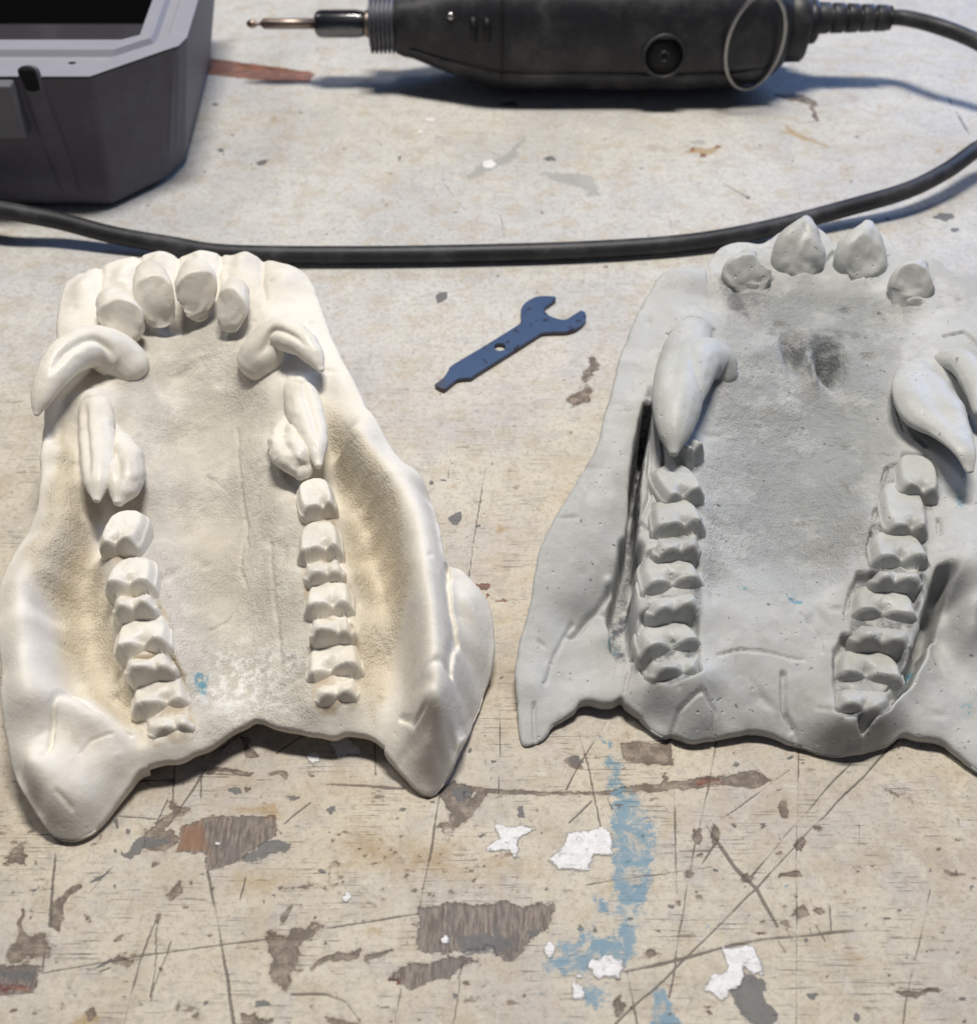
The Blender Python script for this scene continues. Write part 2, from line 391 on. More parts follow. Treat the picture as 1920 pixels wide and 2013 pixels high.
    blob('bare', 'L', [(-30, 262), (120, 280), (300, 284), (480, 286), (600, 275), (740, 258), (860, 242), (1000, 232), (1080, 208), (1130, 245), (1090, 272), (960, 268), (800, 286), (560, 298), (200, 297), (40, 292), (-30, 310)], .12, 1, .5)
    blob('red', 'L', [(840, 250), (960, 240), (970, 268), (850, 275)], .15, .9)
    blob('bare', 'L', [(-20, 330), (40, 320), (60, 345), (10, 400), (-20, 400)], .15)
    blob('bare', 'L', [(385, 185), (420, 160), (450, 165), (440, 195), (410, 202)], .08)
    blob('blue', 'L', [(530, 160), (570, 150), (600, 200), (610, 270), (660, 310), (710, 400), (715, 500), (700, 640), (680, 760), (650, 870), (610, 910), (560, 800), (570, 640), (560, 480), (575, 330), (545, 230)], .35, .93)
    blob('blue', 'L', [(380, 800), (470, 785), (600, 790), (610, 900), (590, 930), (480, 960), (360, 960), (320, 985), (300, 900)], .4, .78)
    blob('blue', 'L', [(440, 620), (560, 650), (580, 760), (500, 740), (450, 690)], .4, .5)
    blob('blue', 'L', [(430, 960), (560, 960), (540, 1080), (470, 1120), (440, 1050)], .4, .55)
    blob('blue', 'L', [(680, 1000), (730, 990), (770, 1060), (820, 1130), (820, 1180), (700, 1180)], .2, .95)
    blob('blue', 'L', [(480, 85), (520, 80), (545, 115), (530, 122)], .15, .7)
    blob('blue', 'L', [(180, 1130), (330, 1110), (460, 1130), (460, 1190), (180, 1190)], .3, .6)
    for a in ((1185, 632, 10, 7), (290, 1022, 14, 4), (905, 770, 14, 6), (550, 115, 12, 18)): dot('blue', 'L', *a)
    blob('white', 'L', [(130, 400), (165, 408), (200, 415), (290, 420), (240, 448), (215, 480), (215, 528), (195, 530), (180, 510), (110, 500), (105, 485), (150, 455)], .12, 1, .6)
    blob('white', 'L', [(330, 540), (380, 490), (395, 445), (450, 430), (520, 420), (560, 440), (560, 520), (490, 515), (475, 572), (360, 578)], .14, 1, .5)
    for a in ((540, 920, 60, 46), (330, 862, 20, 26), (435, 1010, 26, 26), (437, 962, 12, 8)): dot('white', 'L', *a, .12, 1, .25)
    blob('white', 'L', [(950, 855), (1060, 848), (1110, 900), (1100, 950), (1040, 940), (1020, 990), (965, 1045), (900, 1012), (905, 965), (970, 925)], .16, .9, .7)
    blob('slate', 'L', [(1020, 935), (1100, 950), (1130, 1040), (1170, 1100), (1100, 1135), (1020, 1130), (1000, 1060), (985, 1010)], .22, .88, 1.1)
    for a in ((220, 360, 11, 28), (430, 175, 26, 14), (770, 705, 13, 10), (280, 795, 22, 15), (1555, 747, 12, 6), (1275, 1025, 18, 14), (1830, 1042, 13, 9), (1045, 745, 7, 6), (1100, 408, 12, 6), (1850, 632, 12, 7), (130, 790, 12, 28), (925, 565, 14, 8), (1440, 1100, 13, 18), (20, 300, 30, 30)):
        dot('slate', 'L', *a)
    for a in ((1235, 480, 20, 26), (1045, 600, 24, 18), (1210, 590, 40, 14), (1295, 420, 18, 10), (1240, 725, 32, 20), (1310, 715, 16, 18), (870, 445, 20, 26), (930, 440, 14, 34), (700, 880, 20, 16), (1180, 350, 14, 30), (1790, 580, 24, 8), (845, 590, 10, 12), (750, 235, 12, 20), (575, 1060, 18, 30)):
        dot('bare', 'L', *a)
    blob('bare', 'L', [(1590, 1000), (1620, 990), (1750, 1012), (1740, 1020), (1640, 1022)], .06)
    blob('bare', 'L', [(1510, 240), (1590, 255), (1690, 310), (1700, 340), (1640, 345), (1560, 300)], .5, .45)
    for a in ((1435, 885, 26, 20, .2, .8), (1335, 848, 12, 8, .1, .9), (960, 800, 30, 20, .4, .6), (560, 620, 60, 50, .5, .5), (750, 420, 25, 60, .3, .5), (1750, 400, 20, 90, .4, .55), (1100, 480, 90, 40, .6, .4), (1750, 600, 150, 300, 2, .3), (200, 560, 140, 60, .7, .6)):
        dot('ochre', 'L', *a)
    for k in range(90):
        x, y = rs.uniform(0, 1876), rs.uniform(150, 1120)
        dot('bare' if rs.rand() < .6 else 'slate', 'L', x, y, rs.uniform(3, 12), rs.uniform(3, 7), .1, 1.0, .8)
    for p, wd in (([(435, 70), (470, 200), (515, 420)], .025), ([(565, -20), (480, 120), (390, 280)], .025), ([(935, 100), (905, 290), (875, 410)], .03), ([(900, 410), (930, 455), (1000, 560), (1080, 640), (1155, 775)], .075),
                  ([(600, 942), (800, 893), (1000, 840), (1200, 812), (1430, 792)], .06), ([(1430, 792), (1560, 790)], .02), ([(1200, 210), (950, 390)], .02), ([(1420, 180), (1235, 390), (1060, 590)], .03), ([(1600, 90), (1300, 400), (1090, 625), (830, 880), (560, 1140)], .035),
                  ([(855, 480), (820, 680), (785, 900), (760, 1030)], .03), ([(1235, 120), (1228, 400), (1225, 760), (1226, 1140)], .025), ([(1710, 640), (1660, 860), (1610, 1140)], .025), ([(470, 622), (700, 590), (920, 558)], .018), ([(785, 290), (790, 660)], .03),
                  ([(610, 940), (650, 1140)], .03), ([(560, 700), (605, 900)], .02), ([(1050, 170), (1130, 255)], .02), ([(800, 503), (910, 503)], .02), ([(480, 320), (400, 400)], .02), ([(945, 455), (880, 550)], .025), ([(535, 300), (560, 350)], .03),
                  ([(1295, 770), (1330, 830)], .03), ([(1270, 775), (1285, 805)], .025), ([(1190, 790), (1215, 830)], .02), ([(1160, 830), (1185, 870)], .02), ([(1345, 700), (1350, 790)], .02), ([(1560, 818), (1680, 820)], .02), ([(1450, 400), (1450, 490)], .015), ([(1600, 1000), (1740, 1010)], .05), ([(150, 80), (145, 300)], .012), ([(0, 960), (20, 900)], .03), ([(770, 120), (770, 190)], .04), ([(590, 108), (770, 104)], .02)):
        line('L', p, wd)
    # --- middle and back
    blob('bare', 'J', [(1490, 660), (1570, 655), (1590, 740), (1560, 820), (1480, 900), (1530, 950), (1470, 1060), (1390, 1090), (1300, 1030), (1340, 960), (1440, 880), (1450, 760)], .25, .62)
    blob('slate', 'J', [(230, 165), (270, 140), (330, 135), (335, 190), (290, 225), (245, 230)], .08, .9, .2)
    blob('slate', 'C', [(1125, 440), (1165, 415), (1195, 405), (1200, 440), (1175, 480), (1150, 475)], .05, 1, .1)
    for a in ((1146, 160, 9, 7), (1040, 262, 14, 10), (1100, 245, 20, 9), (1285, 478, 22, 8), (1400, 1265, 16, 6), (1240, 1640, 12, 20)): dot('slate', 'C', *a)
    for a in ((1160, 280, 22, 8, .12, .9), (1248, 190, 18, 7, .12, .9), (1405, 490, 32, 28, .15, .85), (1380, 985, 30, 18, .3, .5)): dot('ochre', 'C', *a)
    for a in ((1305, 795, 34, 20), (1330, 840, 10, 20)): dot('red', 'C', *a)
    blob('red', 'C', [(1340, 850), (1400, 860), (1442, 870), (1500, 880), (1560, 885), (1440, 890), (1350, 880)], .12, .6)
    line('C', [(1325, 140), (1260, 560), (1235, 740)], .015); line('C', [(1150, 100), (1130, 230)], .012); line('C', [(1400, 1380), (1390, 1700)], .015)
    blob('red', 'G', [(1090, 300), (1160, 310), (1640, 375), (1660, 390), (1630, 430), (1400, 425), (1085, 390)], .16, 1, .25)
    blob('ochre', 'G', [(1180, 318), (1480, 350), (1600, 372), (1480, 378), (1260, 352)], .2, .8)
    for a in ((1165, 790, 20, 10), (1380, 862, 20, 9), (1415, 842, 14, 6), (1080, 900, 14, 8), (1345, 695, 9, 6), (1580, 590, 16, 7), (1750, 1205, 10, 8), (1130, 548, 22, 10), (1080, 720, 9, 7), (1325, 862, 8, 6)): dot('slate', 'G', *a, .15, .85)
    dot('ochre', 'G', 1440, 625, 20, 20, .2, .8)
    blob('smear', 'N', [(585, 185), (620, 160), (700, 130), (735, 80), (745, 90), (720, 140), (640, 185), (600, 195)], .3, .9)
    blob('smear', 'N', [(760, 175), (880, 175), (915, 190), (935, 235), (905, 240), (880, 215), (800, 195)], .3, .9)
    for a in ((655, 155, 18, 12), (500, 45, 18, 6), (480, 75, 14, 5), (660, 130, 8, 4)): dot('white', 'N', *a, .15, .8)
    blob('ochre', 'N', [(1135, 130), (1160, 112), (1200, 118), (1240, 105), (1235, 122), (1190, 135), (1170, 130)], .15, 1)
    for a in ((1190, 136, 8, 5), (1225, 112, 10, 5), (1160, 118, 8, 5)): dot('red', 'N', *a, .12)
    dot('smear', 'N', 1175, 100, 18, 8, .2); dot('slate', 'N', 805, 140, 16, 7, .1)
    for a in ((700, 5, 22, 6), (85, 152, 14, 6), (1795, 288, 26, 10), (1820, 318, 14, 6), (430, 140, 4, 8), (1650, 295, 8, 4), (1305, 240, 5, 4), (1500, 300, 3, 3)): dot('slate', 'N', *a, .12)
    blob('bare', 'I', [(905, 445), (1050, 450), (1100, 480), (1125, 570), (1100, 575), (1075, 500), (920, 465)], .12, .7)
    blob('ochre', 'I', [(915, 575), (1000, 620), (1190, 710), (1140, 705), (1000, 650), (920, 640), (860, 665), (960, 625)], .2, .8)
    line('I', [(985, 595), (1120, 575)], .05); line('I', [(1670, 340), (1740, 470), (1840, 640)], .02); line('I', [(670, 880), (790, 945)], .05)
    for a in ((1590, 432, 14, 8), (1250, 808, 12, 8), (1700, 720, 30, 16)): dot('ochre', 'I', *a, .2, .7)
    line('N', [(680, 280), (690, 340)], .02); line('N', [(540, 205), (590, 270)], .02); line('H', [(410, 200), (470, 290), (660, 500), (790, 640)], .06, .55); line('H', [(430, 360), (440, 640)], .03, .35)
    line('N', [(1240, 205), (1300, 240)], .05, .6)
    for k in range(150):
        x, y = rs.uniform(0, 1920), rs.uniform(120, 1400)
        dot('bare' if rs.rand() < .5 else 'slate', 'S', x, y, rs.uniform(1.5, 5), rs.uniform(1, 2.6), .08, .85, .6)
    idx = np.arange(nx * ny).reshape(ny, nx)
    F = np.stack([idx[:-1, :-1], idx[:-1, 1:], idx[1:, 1:], idx[1:, :-1]], -1).reshape(-1, 4)
    V = np.stack([X.ravel(), Y.ravel(), np.zeros(X.size)], 1)
    rel = sstep(-.1, .3, lay['white']) * .022 - sstep(-.1, .2, np.maximum(lay['bare'], lay['hatch'])) * .012 - sstep(-.4, .6, lay['scratch']) * .012
    V[:, 2] = rel.ravel() - .01
    # worn board continues past the dense area
    b = len(V); o = [(-110, -40), (110, -40), (110, 150), (-110, 150)]
    c = [idx[0, 0], idx[0, -1], idx[-1, -1], idx[-1, 0]]
    V = np.vstack([V, [[p[0], p[1], -.01] for p in o]])
    F = np.vstack([F, [[b + i, b + (i + 1) % 4, c[(i + 1) % 4], c[i]] for i in range(4)]])
    at_ = {k: np.concatenate([v.ravel(), -np.ones(4)]) for k, v in lay.items()}

    t = NT('worn_painted_plywood')
    co = t.map((100, 100, 100))             # centimetres
    rag = t.math('SUBTRACT', t.noise(4.5, 7, .68, co), .5)
    fine = t.math('SUBTRACT', t.noise(14, 4, .65, t.map((45, 150, 100))), .5)
    edge = t.math('ADD', t.math('MULTIPLY', rag, 1.5), t.math('MULTIPLY', fine, .9))
    def m(name, lo=-.06, hi=.10, k=1.0):
        return t.step(t.math('ADD', t.attr(name), t.math('MULTIPLY', edge, k)), lo, hi)
    sep = t.n.new('ShaderNodeSeparateXYZ'); t.link(co, sep.inputs[0]); yy = sep.outputs[1]
    big = t.noise(.16, 4, .6, co); mid = t.noise(.75, 6, .65, co); sml = t.noise(5, 6, .7, co)
    cream = t.mix(t.step(yy, 18, 42), (.565, .505, .405), (.565, .555, .525))
    c = t.mix(t.step(big, .42, .60), cream, t.mix(t.step(yy, 18, 40), (.49, .44, .38), (.50, .495, .485)))
    c = t.mix(t.math('MULTIPLY', t.step(mid, .50, .62), .40), c, (.44, .36, .25))
    c = t.mix(t.math('MULTIPLY', t.step(t.noise(1.1, 8, .72, co), .50, .62), .42), c, (.40, .385, .375))
    c = t.mix(t.math('MULTIPLY', t.step(t.noise(2.6, 8, .75, co), .52, .64), .34), c, (.33, .28, .23))
    c = t.mix(t.math('MULTIPLY', t.step(sml, .50, .62), .40), c, (.31, .26, .20))
    c = t.mix(t.math('MULTIPLY', t.step(t.noise(9, 6, .8, t.map((70, 130, 100))), .53, .66), .45), c, (.22, .18, .14))
    c = t.mix(t.math('MULTIPLY', t.step(t.noise(1.7, 8, .75, co, .4), .56, .66), .45), c, (.66, .62, .55))
    # worn grain: long thin ticks along the board, stronger at the front
    front = t.step(yy, 38, 16, .30, 1.0)
    gr = t.noise(1.0, 5, .62, t.map((75, 1900, 100)))
    gate = t.step(t.noise(.55, 5, .65, co), .44, .60)
    ticks = t.math('MULTIPLY', t.step(gr, .585, .68), t.math('MULTIPLY', gate, front))
    c = t.mix(t.math('MULTIPLY', ticks, .85), c, (.150, .115, .085))
    gr2 = t.noise(1.0, 4, .6, t.map((40, 700, 100)))
    c = t.mix(t.math('MULTIPLY', t.step(gr2, .5, .70), .16), c, (.30, .245, .19))
    c = t.mix(t.math('MULTIPLY', t.step(t.noise(.42, 7, .68, co, .3), .50, .66), t.math('MULTIPLY', front, .38)), c, (.33, .265, .19))
    # sprinkled grime
    for sc_, th, cl, am in ((19, .72, (.10, .085, .08), .8), (34, .71, (.16, .13, .11), .7), (9, .73, (.20, .15, .11), .75)):
        c = t.mix(t.math('MULTIPLY', t.step(t.noise(sc_ / 4, 3, .6, co), th - .04, th + .02), am), c, cl)
    chip = t.math('MULTIPLY', t.step(t.noise(1.1, 8, .66, t.map((70, 150, 100))), .635, .66), front)
    c = t.mix(t.math('MULTIPLY', chip, .85), c, (.185, .14, .105))
    c = t.mix(t.math('MULTIPLY', m('ochre', -.6, .7, .9), .72), c, (.35, .235, .10))
    c = t.mix(t.math('MULTIPLY', m('smear', -.2, .4), .6), c, (.27, .28, .27))
    bare = m('bare')
    bv_ = t.noise(2.2, 8, .72, co)
    bc = t.mix(t.step(bv_, .42, .60), (.115, .085, .066), (.27, .215, .165))
    bc = t.mix(t.math('MULTIPLY', t.step(t.noise(1.0, 5, .65, t.map((90, 900, 100))), .50, .62), .6), bc, (.085, .062, .05))
    halo = t.math('MULTIPLY', m('bare', -.55, .0), .38)
    c = t.mix(halo, c, (.22, .165, .115))
    c = t.mix(t.math('MULTIPLY', bare, .92), c, bc)
    hat = m('hatch', -.10, .12, 1.05)
    wv = t.noise(1.0, 6, .72, t.map((1300, 170, 100), .14))
    hc = t.mix(t.step(wv, .38, .62), (.105, .08, .068), (.27, .22, .185))
    hc = t.mix(t.math('MULTIPLY', t.step(t.noise(1.3, 6, .7, co), .46, .6), .55), hc, (.12, .105, .10))
    hc = t.mix(t.math('MULTIPLY', t.step(t.attr('ochre'), -.6, .2), .6), hc, (.25, .11, .04))
    c = t.mix(hat, c, hc)
    c = t.mix(t.math('MULTIPLY', m('red', -.1, .2), .85), c, t.mix(t.step(t.noise(1.0, 5, .65, t.map((120, 700, 100))), .42, .6), (.075, .018, .013), (.27, .085, .045)))
    bl = m('blue', -.15, .25, 1.5)
    bl = t.math('MULTIPLY', bl, t.step(t.noise(1.6, 8, .72, co, .5), .60, .47, .22, 1.0))
    c = t.mix(t.math('MULTIPLY', bl, .9), c, t.mix(t.noise(1.3, 6, .7, co), (.06, .175, .29), (.23, .34, .385)))
    c = t.mix(t.math('MULTIPLY', m('slate', -.08, .12, .8), .9), c, t.mix(sml, (.05, .05, .06), (.17, .165, .155)))
    scm = t.step(t.math('ADD', t.attr('scratch'), t.math('MULTIPLY', fine, .8)), -.45, .30)
    c = t.mix(t.math('MULTIPLY', scm, .8), c, (.085, .066, .052))
    wh = m('white', -.10, .22, 1.3)
    wh = t.math('MULTIPLY', wh, t.step(t.noise(3.5, 7, .75, co), .70, .58, .5, 1.0))
    c = t.mix(wh, c, t.mix(t.step(sml, .3, .7), (.80, .79, .80), (.64, .62, .60)))
    hgt = t.math('ADD', t.math('MULTIPLY', sml, .5), t.math('SUBTRACT', t.math('MULTIPLY', wh, 2.0), t.math('MULTIPLY', t.math('MAXIMUM', ticks, t.math('MAXIMUM', bare, hat)), .5)))
    n = t.bump(hgt, .6, .0007)
    n = t.bump(t.noise(30, 3, .6, co), .12, .0004, n)
    ro = t.math('ADD', t.math('MULTIPLY', mid, .25), .42)
    t.out(c, ro, n, None, .35)
    o = mesh('tabletop', V, F, t.m, None, True, at_)
    o['kind'] = 'structure'; o['label'] = 'worn cream painted plywood workbench top with chips and paint stains'
    return o
build_table()

# ------------------------------------------------------------------ jaw casts
def tps(P, Z, X, Y, lam=.05):
    n = len(P)
    def U(r2): return -np.sqrt(r2 + .30 ** 2)
    d2 = ((P[:, None] - P[None]) ** 2).sum(-1)
    A = np.zeros((n + 3, n + 3)); A[:n, :n] = U(d2) + lam * np.eye(n)
    A[:n, n] = A[n, :n] = 1; A[:n, n + 1:] = P; A[n + 1:, :n] = P.T
    sol = np.linalg.solve(A, np.concatenate([Z, [0, 0, 0]]))
    out = np.empty(X.size); xf, yf = X.ravel(), Y.ravel()
    for a in range(0, X.size, 8192):
        q = np.stack([xf[a:a + 8192], yf[a:a + 8192]], 1)
        out[a:a + 8192] = U(((q[:, None] - P[None]) ** 2).sum(-1)) @ sol[:n] + sol[n] + q @ sol[n + 1:]
    return out.reshape(X.shape)

def jaw_body(root, outline, ctrl, mat, grid=.048, bumps=(), grooves=(), zones=None, seed=1, hover=(), lump=.04, ragged=.05, sockets=()):
    """outline: rows x, y, z of the rim, in order; ctrl: points on the surface; a closed skirt drops from the rim"""
    O = np.asarray(outline); n = len(O)
    O2 = spline(np.vstack([O, O[:1]]), n * 6)[:-1]
    rg = fbm(O2[:, 0] * 2.4, O2[:, 1] * 2.4, seed + 40, 4) * ragged * 2
    O2[:, 0] += rg; O2[:, 1] += fbm(O2[:, 0] * 2.4, O2[:, 1] * 2.4, seed + 70, 4) * ragged * 2
    C = np.vstack([ctrl, O])
    lo, hi = O2[:, :2].min(0) - .2, O2[:, :2].max(0) + .2
    xs, ys = np.arange(lo[0], hi[0], grid), np.arange(lo[1], hi[1], grid); X, Y = np.meshgrid(xs, ys)
    Z = tps(C[:, :2], C[:, 2], X, Y)
    for (p, r, a) in bumps:                  # p = world point, r = radii, a = height
        rr = r if isinstance(r, tuple) else (r, r)
        Z = Z + a * np.exp(-(((X - p[0]) / rr[0]) ** 2 + ((Y - p[1]) / rr[1]) ** 2))
    rk = np.random.RandomState(seed + 90)
    for k in range(150):                     # small knocks, blobs and trim marks
        px, py = rk.uniform(xs[0], xs[-1]), rk.uniform(ys[0], ys[-1]); r1 = rk.uniform(.05, .16); an = rk.uniform(0, 3.14); el = rk.uniform(1, 4)
        i0, i1 = np.searchsorted(ys, [py - 1.5, py + 1.5]); j0, j1 = np.searchsorted(xs, [px - 1.5, px + 1.5]); sl = np.s_[i0:i1, j0:j1]
        u = (X[sl] - px) * math.cos(an) + (Y[sl] - py) * math.sin(an); v = (Y[sl] - py) * math.cos(an) - (X[sl] - px) * math.sin(an)
        Z[sl] += rk.choice([-.06, -.04, .035]) * np.exp(-((u / (r1 * el)) ** 2 + (v / r1) ** 2) ** 1.5)
    for (poly, wd, dep) in grooves:
        q = fbm(X * 1.3, Y * 1.3, seed + 5, 3) * .18
        d = seg_dist(X + q, Y + fbm(X * 1.3, Y * 1.3, seed + 8, 3) * .18, np.asarray(poly)[:, :2])
        Z = Z - dep * np.exp(-np.abs(d / wd) ** (4 if wd > 0 else 2))
    for (poly, zg) in sockets:
        k = sstep(-.14, .03, sdf(X + .12 * fbm(X * 2, Y * 2, seed + 21, 2), Y, poly)); Z = Z - np.maximum(0, Z - zg) * k
    ed = np.minimum(1, seg_dist(X, Y, O2[:, :2], True) / .8)
    Z = Z + lump * 2 * fbm(X * .9, Y * .9, seed, 4) * ed + .012 * fbm(X * 5, Y * 5, seed + 3, 3)
    zon = {}
    for k in ('grain', 'tint', 'dull', 'dust', 'dirt_shade', 'blue'):
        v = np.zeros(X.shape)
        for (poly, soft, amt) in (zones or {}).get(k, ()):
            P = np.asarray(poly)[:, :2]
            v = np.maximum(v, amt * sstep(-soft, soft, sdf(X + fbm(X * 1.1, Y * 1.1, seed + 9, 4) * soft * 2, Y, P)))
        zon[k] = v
    Z = Z + zon['grain'] * .02 * fbm(X * 8, Y * 8, seed + 13, 3)
    Z = np.maximum(Z, .06)
    ins = inside(X, Y, O2[:, :2])
    q = ins[:-1, :-1] & ins[:-1, 1:] & ins[1:, 1:] & ins[1:, :-1]
    idx = np.arange(X.size).reshape(X.shape)
    F = np.stack([idx[:-1, :-1], idx[:-1, 1:], idx[1:, 1:], idx[1:, :-1]], -1)[q]
    # boundary edges
    E = np.concatenate([F[:, [0, 1]], F[:, [1, 2]], F[:, [2, 3]], F[:, [3, 0]]])
    key = np.sort(E, 1); k1 = key[:, 0] * X.size + key[:, 1]
    u, inv, cnt = np.unique(k1, return_inverse=True, return_counts=True)
    B = E[cnt[inv] == 1]; bv = np.unique(B)
    V = np.stack([X.ravel(), Y.ravel(), Z.ravel()], 1)
    Pb = V[bv]                               # snap the rim to the outline
    best = np.full(len(bv), 1e9); besti = np.zeros(len(bv), int); pos = Pb[:, :2].copy(); zz = Pb[:, 2].copy()
    for i in range(len(O2)):
        a, b = O2[i], O2[(i + 1) % len(O2)]; e = b[:2] - a[:2]; L = (e ** 2).sum() + 1e-12
        t = np.clip(((Pb[:, :2] - a[:2]) @ e) / L, 0, 1); cpt = a[:2] + t[:, None] * e
        d = ((Pb[:, :2] - cpt) ** 2).sum(1); m = d < best
        best[m] = d[m]; pos[m] = cpt[m]; besti[m] = i
    V[bv, :2] = pos
    gx = np.clip((pos[:, 0] - xs[0]) / grid, 0, len(xs) - 1.001); gy = np.clip((pos[:, 1] - ys[0]) / grid, 0, len(ys) - 1.001)
    ix, iy = gx.astype(int), gy.astype(int); fx, fy = gx - ix, gy - iy
    V[bv, 2] = (Z[iy, ix] * (1 - fx) + Z[iy, ix + 1] * fx) * (1 - fy) + (Z[iy + 1, ix] * (1 - fx) + Z[iy + 1, ix + 1] * fx) * fy
    cen = O2[:, :2].mean(0)
    # skirt: rounded shoulder then down to the table (or to a thin hovering edge)
    zb = V[bv, 2].copy(); bot = np.zeros(len(bv))
    for (x0, x1, y0, y1, th) in hover:
        mm = (pos[:, 0] > x0) & (pos[:, 0] < x1) & (pos[:, 1] > y0) & (pos[:, 1] < y1)
        bot[mm] = np.maximum(0, zb[mm] - th)
    # outward direction of each rim vertex, from the smoothed outline
    nO = len(O2); tg = np.roll(O2[:, :2], -5, 0) - np.roll(O2[:, :2], 5, 0)
    nn = np.stack([tg[:, 1], -tg[:, 0]], 1); nn /= np.linalg.norm(nn, axis=1)[:, None] + 1e-9
    ar = .5 * np.sum(O2[:, 0] * np.roll(O2[:, 1], -1) - np.roll(O2[:, 0], -1) * O2[:, 1])
    if ar < 0: nn = -nn
    nn = sum(np.roll(nn, k, 0) for k in range(-4, 5)); nn /= np.linalg.norm(nn, axis=1)[:, None] + 1e-9
    nd = nn[besti]
    hgt = zb - bot
    rings = [(.05, .035), (.10, .11), (.10, .35), (.04, .75), (-.10, 1.0), (-1.1, 1.0)]
    base = len(V); loc = -np.ones(X.size, int); loc[bv] = np.arange(len(bv)); parts = [V]; allF = [F]; prev = bv
    for k, (off, fr) in enumerate(rings):
        r = np.empty((len(bv), 3)); s_ = np.minimum(1, hgt / .8)
        r[:, :2] = pos + nd * (off * (s_ if off > 0 else np.ones_like(s_)))[:, None]
        drop = np.minimum(hgt, fr if k < 2 else 1e9)
        r[:, 2] = zb - (np.minimum(hgt * .5, fr) if k < 2 else hgt * fr)
        parts.append(r); cur = base + k * len(bv) + np.arange(len(bv))
        p0 = prev[loc[B[:, 0]]]; p1 = prev[loc[B[:, 1]]]; c0 = cur[loc[B[:, 0]]]; c1 = cur[loc[B[:, 1]]]
        allF.append(np.stack([p1, p0, c0, c1], 1)); prev = cur
    V = np.vstack(parts); F = np.vstack(allF)
    used = np.unique(F); rm = -np.ones(len(V), int); rm[used] = np.arange(len(used))
    at_ = {}
    for k, v in zon.items():
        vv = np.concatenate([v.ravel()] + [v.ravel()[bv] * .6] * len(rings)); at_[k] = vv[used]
    return mesh('jaw', V[used], rm[F], mat, root, True, at_)

def crown_ctrl(rows, at):
    out = []
    for r in rows:
        for c in r[2]:
            p = (at(r[1], *c[0], r[3]) + at(r[1], *c[1], r[3])) / 2; out.append([p[0], p[1], r[4] - .12])
            for q in c:
                e = p + (at(r[1], *q, r[3]) - p) * .85; out.append([e[0], e[1], r[4] - .1])
    return np.array(out)
def crown_rings(rows, at, grow=.12):
    out = []
    for r in rows:
        C = [at(r[1], *q, r[3])[:2] for c in r[2] for q in c]
        a0, b0 = C[0], C[1]; b = (b0 - a0) / np.linalg.norm(b0 - a0); a = np.array([b[1], -b[0]])
        st = at(r[1], (r[2][0][0][0] + r[2][0][1][0]) / 2, r[5], r[3] - .25)[:2]; h = float((a0 + b0) @ a / 2 - st @ a) - .04; g2 = grow - .2
        out.append(np.array([a0 - a * h * .55 - b * grow, a0 - a * h - b * g2, b0 - a * h + b * g2, b0 - a * h * .55 + b * grow, C[-1] + a * .1 + b * grow, C[-1] + a * (.17 + grow) + b * g2, C[-2] + a * (.17 + grow) - b * g2, C[-2] + a * .1 - b * grow]))
    return out
def sink(r, y0, y1, k):
    v = VIEWS[r[1]]; y = v[1] + np.mean([q[1] for c in r[2] for q in c]) / v[2]; return 1 - k * float(sstep(y0, y1, np.array(y)))
